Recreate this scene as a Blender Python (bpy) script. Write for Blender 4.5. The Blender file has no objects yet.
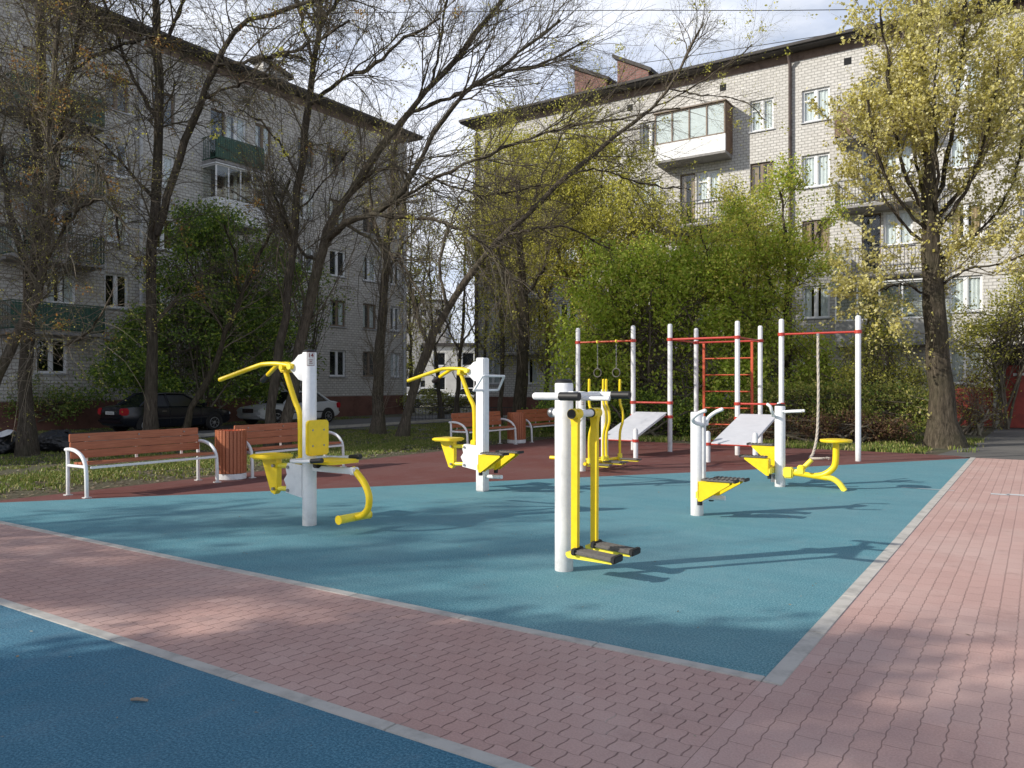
import bpy, bmesh, math, random
import numpy as np
from mathutils import Vector, Matrix

R_ = math.radians
random.seed(7)
scene = bpy.context.scene
COL = scene.collection

# ------------------------------------------------------------------ camera and frame of the place
EYE, FOC = 1.55, 790.0                      # eye height in metres; focal length for a 1024 px wide picture
TURN = R_(-33.7)                            # the whole yard is laid out on one rotated grid
NX = (math.cos(TURN), math.sin(TURN))       # grid axis "n"  (towards the right walkway)
MX = (-math.sin(TURN), math.cos(TURN))      # grid axis "m"  (away from the viewer)


def at(px, py, Y):
    """a point Y metres ahead, seen in that direction from the photographer's spot"""
    return Vector(((px - 512) / FOC * Y, Y, EYE + (384 - py) / FOC * Y))


def grid(n, m, z=0.0):
    return Vector((n * NX[0] + m * MX[0], n * NX[1] + m * MX[1], z))


def to_grid(x, y):
    return x * NX[0] + y * NX[1], x * MX[0] + y * MX[1]


def smooth(a, b, x):
    t = np.clip((x - a) / (b - a), 0, 1)
    return t * t * (3 - 2 * t)


def ground_z(x, y):
    n = x * NX[0] + y * NX[1]
    return float(-0.02 - 0.17 * smooth(12.0, 21.5, -n))


# ------------------------------------------------------------------ node helpers / materials
def new_mat(name):
    m = bpy.data.materials.new(name)
    m.use_nodes = True
    nt = m.node_tree
    b = nt.nodes['Principled BSDF']
    return m, nt, b


def N(nt, kind, **kw):
    n = nt.nodes.new(kind)
    for k, v in kw.items():
        if k in n.inputs:
            n.inputs[k].default_value = v
        else:
            setattr(n, k, v)
    return n


def ramp(nt, src, stops):
    r = nt.nodes.new('ShaderNodeValToRGB')
    el = r.color_ramp.elements
    while len(el) < len(stops):
        el.new(0.5)
    for e, (p, c) in zip(el, stops):
        e.position = p
        e.color = (*c, 1) if len(c) == 3 else c
    nt.links.new(src, r.inputs[0])
    return r.outputs[0]


def mixc(nt, fac, a, b, mode='MIX'):
    m = nt.nodes.new('ShaderNodeMix')
    m.data_type = 'RGBA'
    m.blend_type = mode
    for i, v in ((0, fac), (6, a), (7, b)):
        if hasattr(v, 'links'):
            nt.links.new(v, m.inputs[i])
        elif i == 0:
            m.inputs[0].default_value = v
        else:
            m.inputs[i].default_value = (*v, 1)
    return m.outputs[2]


def noise(nt, vec, scale, detail=3, rough=0.55):
    n = N(nt, 'ShaderNodeTexNoise', Scale=scale, Detail=detail, Roughness=rough)
    if vec is not None:
        nt.links.new(vec, n.inputs['Vector'])
    return n.outputs[0]


def objco(nt, scale=None):
    t = nt.nodes.new('ShaderNodeTexCoord')
    v = t.outputs['Object']
    if scale:
        mp = N(nt, 'ShaderNodeMapping')
        mp.inputs['Scale'].default_value = scale
        nt.links.new(v, mp.inputs[0])
        v = mp.outputs[0]
    return v


def bump(nt, b, h, strength=0.3, dist=0.01):
    n = N(nt, 'ShaderNodeBump', Strength=strength, Distance=dist)
    nt.links.new(h, n.inputs['Height'])
    nt.links.new(n.outputs[0], b.inputs['Normal'])
    return n


def paint(name, c, rough=0.4, dirt=0.12, scale=14, spec=0.5, metallic=0.0, bmp=0.05):
    """painted or plain surface with uneven soiling"""
    m, nt, b = new_mat(name)
    v = objco(nt)
    f = noise(nt, v, scale, 5, 0.65)
    dark = tuple(x * (1 - 2.2 * dirt) for x in c)
    lite = tuple(min(1, x * (1 + dirt * 0.5)) for x in c)
    col = ramp(nt, f, [(0.3, dark), (0.52, c), (0.75, lite)])
    nt.links.new(col, b.inputs['Base Color'])
    b.inputs['Roughness'].default_value = rough
    b.inputs['Metallic'].default_value = metallic
    b.inputs['Specular IOR Level'].default_value = spec
    if bmp:
        bump(nt, b, noise(nt, v, scale * 6, 3), bmp, 0.004)
    return m


M = {}


def post_white():
    m, nt, b = new_mat('white_post_paint')
    tc = nt.nodes.new('ShaderNodeTexCoord')
    v = tc.outputs['Object']
    sep = nt.nodes.new('ShaderNodeSeparateXYZ')
    nt.links.new(v, sep.inputs[0])
    f = noise(nt, v, 14, 5, .65)
    col = ramp(nt, f, [(.3, (.68, .69, .70)), (.52, (.76, .77, .78)), (.75, (.79, .80, .80))])
    mp = N(nt, 'ShaderNodeMapRange')
    mp.inputs['From Min'].default_value = 0.0
    mp.inputs['From Max'].default_value = 0.28
    mp.inputs['To Min'].default_value = 0.75
    mp.inputs['To Max'].default_value = 0.0
    nt.links.new(sep.outputs[2], mp.inputs['Value'])
    mu = nt.nodes.new('ShaderNodeMath')
    mu.operation = 'MULTIPLY'
    nt.links.new(mp.outputs[0], mu.inputs[0])
    nt.links.new(noise(nt, v, 22, 5, .7), mu.inputs[1])
    col = mixc(nt, mu.outputs[0], col, (.30, .27, .24))
    sc = noise(nt, objco(nt, (30, 30, 6)), 2.2, 5, .75)
    col = mixc(nt, ramp(nt, sc, [(.66, (0, 0, 0)), (.74, (.55,) * 3)]), col, (.33, .30, .28))
    nt.links.new(col, b.inputs['Base Color'])
    b.inputs['Roughness'].default_value = .38
    return m


M['white'] = post_white()
M['white_old'] = paint('weathered_white_paint', (0.66, 0.67, 0.68), 0.5, 0.10, 7)
M['yellow'] = paint('yellow_paint', (0.86, 0.62, 0.012), 0.36, 0.05)
M['lemon'] = paint('pale_yellow_paint', (0.88, 0.74, 0.06), 0.38, 0.06)
M['red'] = paint('red_paint', (0.47, 0.045, 0.03), 0.4, 0.10)
M['orange'] = paint('orange_red_paint', (0.55, 0.085, 0.03), 0.4, 0.10)
M['black'] = paint('black_rubber', (0.012, 0.012, 0.013), 0.55, 0.1)
M['tread'] = paint('grey_tread', (0.13, 0.12, 0.11), 0.75, 0.15, 40)
M['steel'] = paint('grey_steel', (0.30, 0.30, 0.31), 0.35, 0.08, metallic=0.8)
M['rope'] = paint('rope_fibre', (0.52, 0.47, 0.40), 0.9, 0.15, 60)
M['dark'] = paint('unlit_dark', (0.010, 0.011, 0.013), 0.9, 0.05)  # near-black colour in place of darkness: rooms, vents, under the garage roof
M['frame'] = paint('window_frame_white', (0.74, 0.75, 0.76), 0.45, 0.04)
M['frame_old'] = paint('window_frame_brown', (0.20, 0.15, 0.11), 0.6, 0.12)
M['sill'] = paint('tin_sill', (0.42, 0.43, 0.45), 0.4, 0.08)
M['zinc'] = paint('drain_zinc', (0.55, 0.56, 0.58), 0.4, 0.10, 5)
M['rustpipe'] = paint('rusty_drainpipe', (0.10, 0.075, 0.07), 0.6, 0.25, 3)
M['roof'] = paint('dark_roofing', (0.055, 0.050, 0.048), 0.75, 0.2, 2)
M['concrete'] = paint('concrete', (0.36, 0.35, 0.34), 0.85, 0.12, 3, bmp=0.2)
M['balcony_slab'] = paint('balcony_concrete', (0.27, 0.26, 0.25), 0.85, 0.16, 3)
M['iron'] = paint('iron_rail', (0.035, 0.037, 0.04), 0.6, 0.1)
M['greenrail'] = paint('green_balcony_paint', (0.030, 0.085, 0.058), 0.6, 0.15, 4)
M['greypanel'] = paint('grey_balcony_panel', (0.30, 0.30, 0.29), 0.7, 0.14, 3)
M['woodpanel'] = paint('brown_balcony_panel', (0.18, 0.11, 0.07), 0.7, 0.18, 5)
M['plastic_bag'] = paint('black_bag_plastic', (0.013, 0.014, 0.017), 0.38, 0.1)
M['rustred'] = paint('red_oxide_door', (0.30, 0.042, 0.026), 0.6, 0.22, 2.2)
M['tyre'] = paint('tyre_rubber', (0.012, 0.012, 0.012), 0.8, 0.1)
M['alloy'] = paint('alloy_rim', (0.42, 0.43, 0.45), 0.35, 0.06, metallic=0.6)
M['car_black'] = paint('car_paint_dark_blue', (0.007, 0.009, 0.014), 0.18, 0.02, bmp=0)
M['car_silver'] = paint('car_paint_silver', (0.58, 0.60, 0.62), 0.25, 0.03, bmp=0)
M['car_white'] = paint('car_paint_white', (0.70, 0.71, 0.72), 0.25, 0.03, bmp=0)
M['carglass'] = paint('car_glass', (0.010, 0.012, 0.014), 0.08, 0.02, spec=.22, bmp=0)
M['lamp_red'] = paint('tail_lamp_red', (0.45, 0.02, 0.03), 0.2, 0.05, bmp=0)
M['lamp_clear'] = paint('headlamp_clear', (0.55, 0.58, 0.60), 0.12, 0.05, bmp=0)
M['plate'] = paint('plate_white', (0.62, 0.62, 0.60), 0.5, 0.04)
M['chrome'] = paint('chrome_trim', (0.55, 0.55, 0.56), 0.15, 0.03, metallic=0.9)
M['ink'] = paint('sticker_ink', (0.18, 0.02, 0.025), 0.6, 0.02)
M['twigmat'] = paint('fallen_twig', (0.30, 0.25, 0.20), 0.9, 0.2, 30)
M['brown_twig_dark'] = paint('cable_black', (0.02, 0.02, 0.022), 0.7, 0.05)


def bench_wood():
    m, nt, b = new_mat('stained_red_brown_plank')
    v = objco(nt, (20, 1.2, 20))
    f = noise(nt, v, 3.0, 6, 0.7)
    col = ramp(nt, f, [(0.25, (0.22, 0.066, 0.030)), (0.5, (0.39, 0.125, 0.056)), (0.8, (0.49, 0.185, 0.095))])
    nt.links.new(col, b.inputs['Base Color'])
    b.inputs['Roughness'].default_value = 0.45
    bump(nt, b, f, 0.25, 0.004)
    return m


M['plank'] = bench_wood()


def board_mat():
    m, nt, b = new_mat('worn_white_sheet')
    v = objco(nt)
    f = noise(nt, v, 5, 6, 0.7)
    g = noise(nt, objco(nt, (1, 8, 8)), 4, 4)
    col = mixc(nt, 0.5, ramp(nt, f, [(0.3, (0.52, 0.53, 0.57)), (0.7, (0.66, 0.67, 0.72))]),
               ramp(nt, g, [(0.3, (0.54, 0.55, 0.59)), (0.65, (0.67, 0.68, 0.71))]))
    nt.links.new(col, b.inputs['Base Color'])
    b.inputs['Roughness'].default_value = 0.45
    return m


M['board'] = board_mat()


def rubber(name, base, dark, lite, patch=0.35):
    """poured rubber granules: fine speckle plus broad worn and dusty patches"""
    m, nt, b = new_mat(name)
    v = objco(nt)
    sp = noise(nt, v, 78, 4, 0.85)
    c1 = ramp(nt, sp, [(0.36, dark), (0.5, base), (0.64, lite)])
    big = noise(nt, v, 0.55, 5, 0.6)
    c2 = mixc(nt, ramp(nt, big, [(0.35, (0, 0, 0)), (0.75, (patch,) * 3)]), c1, tuple(x * 0.5 + 0.17 for x in base))
    mid = noise(nt, objco(nt, (0.7, 3.0, 1)), 1.6, 4, 0.6)
    c3 = mixc(nt, ramp(nt, mid, [(0.40, (0.12,) * 3), (0.60, (0, 0, 0))]), c2, dark)
    scuff = noise(nt, objco(nt, (1.0, 0.35, 1)), 5.5, 7, 0.72)
    c3 = mixc(nt, ramp(nt, scuff, [(0.52, (0, 0, 0)), (0.70, (0.28,) * 3)]), c3, tuple(min(1, x * 0.6 + 0.16) for x in base))
    blot = noise(nt, v, 2.3, 6, 0.62)
    c3 = mixc(nt, ramp(nt, blot, [(0.26, (0.24,) * 3), (0.40, (0, 0, 0))]), c3, tuple(x * 0.55 for x in base))
    vo = N(nt, 'ShaderNodeTexVoronoi', Scale=7.0)
    nt.links.new(v, vo.inputs['Vector'])
    fleck = ramp(nt, vo.outputs['Distance'], [(0.0, (0.45,) * 3), (0.035, (0, 0, 0))])
    c4 = mixc(nt, fleck, c3, (0.5, 0.5, 0.46))
    nt.links.new(c4, b.inputs['Base Color'])
    b.inputs['Roughness'].default_value = 0.78
    b.inputs['Specular IOR Level'].default_value = 0.35
    bump(nt, b, sp, 0.5, 0.006)
    return m


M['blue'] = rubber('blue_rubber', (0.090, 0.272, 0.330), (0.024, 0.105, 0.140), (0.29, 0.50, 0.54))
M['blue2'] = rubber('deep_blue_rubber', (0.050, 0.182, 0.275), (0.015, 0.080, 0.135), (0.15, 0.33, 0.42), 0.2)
M['maroon'] = rubber('maroon_rubber', (0.150, 0.045, 0.038), (0.075, 0.022, 0.020), (0.24, 0.085, 0.07), 0.25)


def pavers(name, along_m, w, h, wig_a, wig_c, ja, jc, base, spread):
    """interlocking concrete pavers: rows along one grid axis, every second row shifted by half a stone;
    ja, jc: (half width of the joint in metres, darkness) of the short and of the long joints"""
    m, nt, b = new_mat(name)
    tc = nt.nodes.new('ShaderNodeTexCoord')
    P = tc.outputs['Object']
    sep = nt.nodes.new('ShaderNodeSeparateXYZ')
    nt.links.new(P, sep.inputs[0])
    a, c = (sep.outputs[1], sep.outputs[0]) if along_m else (sep.outputs[0], sep.outputs[1])

    def mth(op, x, y=None, z=None):
        q = nt.nodes.new('ShaderNodeMath')
        q.operation = op
        for i, k in enumerate((x, y, z)):
            if hasattr(k, 'links'):
                nt.links.new(k, q.inputs[i])
            elif k is not None:
                q.inputs[i].default_value = k
        return q.outputs[0]

    def smask(d, lo, hi):
        r = nt.nodes.new('ShaderNodeMapRange')
        r.interpolation_type = 'SMOOTHSTEP'
        r.inputs['From Min'].default_value = lo
        r.inputs['From Max'].default_value = hi
        r.inputs['To Min'].default_value = 1
        r.inputs['To Max'].default_value = 0
        nt.links.new(d, r.inputs['Value'])
        return r.outputs[0]

    jit = mth('MULTIPLY', mth('SUBTRACT', noise(nt, P, 6.0, 2), 0.5), 0.012)
    sa = mth('SINE', mth('MULTIPLY', a, 2 * math.pi / (w if wig_c > 0.006 else .1125)))
    c2 = mth('ADD', mth('ADD', c, mth('MULTIPLY', sa, wig_c)), jit)
    rowf = mth('DIVIDE', c2, h)
    row = mth('FLOOR', rowf)
    fc = mth('FRACT', rowf)
    par = mth('MODULO', mth('ADD', row, 1000.0), 2.0)
    sc_ = mth('SINE', mth('MULTIPLY', fc, 2 * math.pi))
    a2 = mth('ADD', mth('DIVIDE', mth('ADD', mth('ADD', a, mth('MULTIPLY', sc_, wig_a)), jit), w), mth('MULTIPLY', par, 0.5))
    col_i = mth('FLOOR', a2)
    fa = mth('FRACT', a2)
    da = mth('MULTIPLY', mth('SUBTRACT', 0.5, mth('ABSOLUTE', mth('SUBTRACT', fa, 0.5))), w)
    dc = mth('MULTIPLY', mth('SUBTRACT', 0.5, mth('ABSOLUTE', mth('SUBTRACT', fc, 0.5))), h)
    ma = smask(da, ja[0] * .35, ja[0] * 1.35)
    mc = smask(dc, jc[0] * .35, jc[0] * 1.35)
    cb = nt.nodes.new('ShaderNodeCombineXYZ')
    nt.links.new(col_i, cb.inputs[0])
    nt.links.new(row, cb.inputs[1])
    wn = nt.nodes.new('ShaderNodeTexWhiteNoise')
    nt.links.new(cb.outputs[0], wn.inputs['Vector'])
    lo = tuple(x * (1 - spread) for x in base)
    hi = tuple(x * (1 + spread) for x in base)
    tone = ramp(nt, wn.outputs['Value'], [(0, lo), (.5, base), (.93, hi), (1, tuple(x * (1 + spread) + .05 for x in base))])
    grain = noise(nt, P, 95, 3, 0.7)
    tone = mixc(nt, 0.40, tone, ramp(nt, grain, [(0.3, tuple(x * .6 for x in base)), (0.7, tuple(x * 1.38 for x in base))]))
    big = noise(nt, P, 0.8, 5, 0.6)
    tone = mixc(nt, ramp(nt, big, [(0.42, (0, 0, 0)), (0.78, (0.40,) * 3)]), tone, (0.64, 0.51, 0.465))
    stn = noise(nt, P, 3.1, 7, 0.7)
    tone = mixc(nt, ramp(nt, stn, [(0.28, (0.40,) * 3), (0.43, (0, 0, 0))]), tone, tuple(x * .52 for x in base))
    sc = noise(nt, P, 13, 5, 0.75)
    tone = mixc(nt, ramp(nt, sc, [(0.60, (0, 0, 0)), (0.74, (0.5,) * 3)]), tone, (0.56, 0.46, 0.42))
    sand = ramp(nt, noise(nt, P, 2.6, 4, .65), [(0.42, (0.10, 0.055, 0.048)), (0.60, (0.17, 0.105, 0.09)), (0.70, (0.50, 0.42, 0.36))])
    broken = noise(nt, P, 21, 3, .6)
    ma_ = mth('MULTIPLY', mth('MULTIPLY', ma, ja[1]), mth('ADD', broken, .45))
    mc_ = mth('MULTIPLY', mth('MULTIPLY', mc, jc[1]), mth('ADD', broken, .45))
    mk = mth('MINIMUM', mth('MAXIMUM', ma_, mc_), 1.0)
    col = mixc(nt, mk, tone, sand)
    nt.links.new(col, b.inputs['Base Color'])
    b.inputs['Roughness'].default_value = 0.85
    hgt = mth('ADD', mth('SUBTRACT', 1.0, mth('MAXIMUM', ma, mc)), mth('ADD', mth('MULTIPLY', grain, 0.25), mth('MULTIPLY', wn.outputs['Value'], .3)))
    bump(nt, b, hgt, 0.7, 0.006)
    return m


M['paver_u'] = pavers('pink_pavers_along_walk', True, .225, .1125, 0.0, 0.0036, (.0022, .40), (.0028, .60), (0.500, 0.318, 0.280), .07)
M['paver_v'] = pavers('pink_pavers_across', False, .118, .116, 0.0045, 0.0065, (.0042, .72), (.0018, .35), (0.485, 0.302, 0.262), .07)


def brick_wall(name, c1, c2, mortar, stain):
    m, nt, b = new_mat(name)
    tc = nt.nodes.new('ShaderNodeTexCoord')
    sep = nt.nodes.new('ShaderNodeSeparateXYZ')
    nt.links.new(tc.outputs['Object'], sep.inputs[0])
    ad = nt.nodes.new('ShaderNodeMath')
    nt.links.new(sep.outputs[0], ad.inputs[0])
    nt.links.new(sep.outputs[1], ad.inputs[1])
    cb = nt.nodes.new('ShaderNodeCombineXYZ')
    nt.links.new(ad.outputs[0], cb.inputs[0])
    nt.links.new(sep.outputs[2], cb.inputs[1])
    br = N(nt, 'ShaderNodeTexBrick', Scale=1.0)
    br.inputs['Color1'].default_value = (*c1, 1)
    br.inputs['Color2'].default_value = (*c2, 1)
    br.inputs['Mortar'].default_value = (*mortar, 1)
    br.inputs['Mortar Size'].default_value = 0.020
    br.inputs['Mortar Smooth'].default_value = 0.3
    br.inputs['Brick Width'].default_value = 0.27
    br.inputs['Row Height'].default_value = 0.128
    nt.links.new(cb.outputs[0], br.inputs['Vector'])
    v = tc.outputs['Object']
    f = noise(nt, v, 0.35, 6, 0.65)
    col = mixc(nt, ramp(nt, f, [(0.40, (0, 0, 0)), (0.72, (0.55,) * 3)]), br.outputs['Color'], stain)
    stk = noise(nt, objco(nt, (1.6, 1.6, .10)), 1.5, 6, 0.7)
    col = mixc(nt, ramp(nt, stk, [(0.50, (0, 0, 0)), (0.74, (0.5,) * 3)]), col, stain)
    g = noise(nt, v, 6.5, 6, 0.85)
    col = mixc(nt, 0.27, col, ramp(nt, g, [(0.32, tuple(x * 0.40 for x in c1)), (0.68, tuple(min(1, x * 1.3) for x in c2))]))
    nt.links.new(col, b.inputs['Base Color'])
    b.inputs['Roughness'].default_value = 0.9
    bump(nt, b, br.outputs['Fac'], -0.6, 0.02)
    return m


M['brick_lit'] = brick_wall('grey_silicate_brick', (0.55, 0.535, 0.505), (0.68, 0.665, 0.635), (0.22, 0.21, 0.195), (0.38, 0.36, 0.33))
M['brick_shade'] = brick_wall('shaded_stained_silicate_brick', (0.48, 0.465, 0.435), (0.65, 0.63, 0.59), (0.22, 0.205, 0.185), (0.33, 0.295, 0.25))  # same brick darkened for the shaded block, with heavier stains
M['brick_red'] = brick_wall('red_brick', (0.20, 0.095, 0.082), (0.27, 0.135, 0.115), (0.19, 0.17, 0.155), (0.13, 0.075, 0.065))
M['plinth'] = paint('brown_plaster_plinth', (0.16, 0.075, 0.055), 0.9, 0.18, 1.5)
M['band'] = paint('brown_brick_band', (0.20, 0.145, 0.12), 0.9, 0.2, 3)
M['plaster'] = paint('pale_plaster', (0.62, 0.61, 0.58), 0.9, 0.1, 0.5)


def bark(name, c0, c1, c2):
    m, nt, b = new_mat(name)
    v = objco(nt, (9, 9, 1.6))
    f = noise(nt, v, 2.4, 8, 0.72)
    g = noise(nt, objco(nt), 1.3, 3)
    col = ramp(nt, f, [(0.32, c0), (0.52, c1), (0.74, c2)])
    col = mixc(nt, ramp(nt, g, [(0.45, (0, 0, 0)), (0.7, (0.45,) * 3)]), col, (c1[0] * 0.75, c1[1] * 0.9, c1[2] * 0.7))
    nt.links.new(col, b.inputs['Base Color'])
    b.inputs['Roughness'].default_value = 0.95
    b.inputs['Specular IOR Level'].default_value = 0.2
    bump(nt, b, f, 1.0, 0.05)
    return m


M['bark'] = bark('grey_brown_bark', (0.040, 0.033, 0.025), (0.13, 0.108, 0.083), (0.26, 0.22, 0.175))
M['bark_dark'] = bark('dark_bark', (0.030, 0.025, 0.019), (0.088, 0.073, 0.057), (0.18, 0.152, 0.12))
M['bark_pop'] = bark('poplar_bark', (0.022, 0.018, 0.013), (0.085, 0.070, 0.050), (0.19, 0.155, 0.115))
M['twig'] = bark('twig_bark', (0.075, 0.062, 0.046), (0.155, 0.13, 0.098), (0.26, 0.225, 0.175))
M['twig_pale'] = bark('pale_twig_bark', (0.13, 0.105, 0.078), (0.25, 0.21, 0.16), (0.38, 0.32, 0.25))


def leafmat(name, stops, trans=0.35):
    m, nt, b = new_mat(name)
    nt.nodes.remove(b)
    out = nt.nodes['Material Output']
    geo = nt.nodes.new('ShaderNodeNewGeometry')
    col = ramp(nt, geo.outputs['Random Per Island'], stops)
    d = N(nt, 'ShaderNodeBsdfPrincipled', Roughness=0.55)
    d.inputs['Specular IOR Level'].default_value = 0.25
    t = N(nt, 'ShaderNodeBsdfTranslucent')
    nt.links.new(col, d.inputs['Base Color'])
    nt.links.new(col, t.inputs['Color'])
    mx = nt.nodes.new('ShaderNodeMixShader')
    mx.inputs[0].default_value = trans
    nt.links.new(d.outputs[0], mx.inputs[1])
    nt.links.new(t.outputs[0], mx.inputs[2])
    nt.links.new(mx.outputs[0], out.inputs['Surface'])
    return m


M['leaf_green'] = leafmat('spring_green_leaf', [(0.0, (0.26, 0.37, 0.040)), (0.5, (0.43, 0.55, 0.065)), (1.0, (0.62, 0.68, 0.15))], 0.45)
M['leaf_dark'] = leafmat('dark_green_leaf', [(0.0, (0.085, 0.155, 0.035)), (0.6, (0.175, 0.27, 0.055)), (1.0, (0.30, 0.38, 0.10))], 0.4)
M['leaf_yel'] = leafmat('yellow_green_leaf', [(0.0, (0.36, 0.35, 0.055)), (0.5, (0.56, 0.54, 0.090)), (1.0, (0.74, 0.69, 0.20))], 0.45)
M['leaf_pop'] = leafmat('poplar_young_leaf', [(0.0, (0.44, 0.39, 0.085)), (0.5, (0.68, 0.62, 0.20)), (1.0, (0.84, 0.79, 0.46))], 0.45)
M['leaf_rust'] = leafmat('rusty_catkin', [(0.0, (0.26, 0.11, 0.035)), (0.5, (0.40, 0.22, 0.065)), (1.0, (0.46, 0.37, 0.09))])
M['leaf_olive'] = leafmat('olive_hedge_leaf', [(0.0, (0.18, 0.205, 0.045)), (0.5, (0.31, 0.325, 0.070)), (1.0, (0.44, 0.41, 0.13))], 0.4)
M['leaf_redbrown'] = leafmat('red_brown_hedge_leaf', [(0.0, (0.085, 0.042, 0.026)), (0.5, (0.16, 0.085, 0.05)), (1.0, (0.23, 0.15, 0.08))])
M['grass'] = leafmat('grass_blade', [(0.0, (0.095, 0.145, 0.026)), (0.5, (0.175, 0.235, 0.045)), (0.8, (0.29, 0.29, 0.08)), (1.0, (0.44, 0.37, 0.18))], 0.25)
M['litterleaf'] = leafmat('dry_leaf_litter', [(0.0, (0.10, 0.07, 0.04)), (0.6, (0.22, 0.17, 0.11)), (1.0, (0.40, 0.36, 0.28))], 0.1)


def soil_mat():
    m, nt, b = new_mat('soil_and_moss')
    v = objco(nt)
    f = noise(nt, v, 0.9, 6, 0.65)
    g = noise(nt, v, 22, 5, 0.7)
    c = ramp(nt, f, [(0.35, (0.085, 0.060, 0.042)), (0.5, (0.070, 0.075, 0.030)), (0.68, (0.050, 0.068, 0.022))])
    c = mixc(nt, 0.45, c, ramp(nt, g, [(0.3, (0.035, 0.028, 0.018)), (0.7, (0.19, 0.155, 0.11))]))
    nt.links.new(c, b.inputs['Base Color'])
    b.inputs['Roughness'].default_value = 0.95
    bump(nt, b, g, 0.8, 0.03)
    return m


M['soil'] = soil_mat()


def asphalt_mat():
    m, nt, b = new_mat('grey_asphalt')
    v = objco(nt)
    f = noise(nt, v, 0.7, 6, 0.65)
    g = noise(nt, v, 60, 3, 0.7)
    c = ramp(nt, f, [(0.35, (0.075, 0.072, 0.068)), (0.65, (0.14, 0.132, 0.122))])
    c = mixc(nt, 0.4, c, ramp(nt, g, [(0.3, (0.05, 0.05, 0.048)), (0.7, (0.20, 0.19, 0.18))]))
    nt.links.new(c, b.inputs['Base Color'])
    b.inputs['Roughness'].default_value = 0.9
    bump(nt, b, g, 0.4, 0.01)
    return m


M['asphalt'] = asphalt_mat()


def glass_mat():
    m, nt, b = new_mat('window_glass')
    nt.nodes.remove(b)
    out = nt.nodes['Material Output']
    tr = N(nt, 'ShaderNodeBsdfTransparent')
    tr.inputs[0].default_value = (0.90, 0.93, 0.93, 1)
    gl = N(nt, 'ShaderNodeBsdfGlossy', Roughness=0.03)
    v = objco(nt)
    bp = N(nt, 'ShaderNodeBump', Strength=0.15, Distance=0.02)
    nt.links.new(noise(nt, v, 1.3, 2), bp.inputs['Height'])
    nt.links.new(bp.outputs[0], gl.inputs['Normal'])
    lw = N(nt, 'ShaderNodeLayerWeight', Blend=0.5)
    fr = ramp(nt, lw.outputs['Facing'], [(0.0, (.05,) * 3), (.55, (.12,) * 3), (.85, (.40,) * 3), (1.0, (.9,) * 3)])
    mx = nt.nodes.new('ShaderNodeMixShader')
    nt.links.new(fr, mx.inputs[0])
    nt.links.new(tr.outputs[0], mx.inputs[1])
    nt.links.new(gl.outputs[0], mx.inputs[2])
    nt.links.new(mx.outputs[0], out.inputs['Surface'])
    return m


M['glass'] = glass_mat()
M['curtain'] = paint('net_curtain', (0.86, 0.86, 0.85), 0.95, 0.06, 6)
M['curtain_tan'] = paint('tan_curtain', (0.48, 0.33, 0.19), 0.95, 0.1, 6)
M['curtain_grey'] = paint('grey_curtain', (0.26, 0.27, 0.29), 0.95, 0.1, 6)


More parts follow.
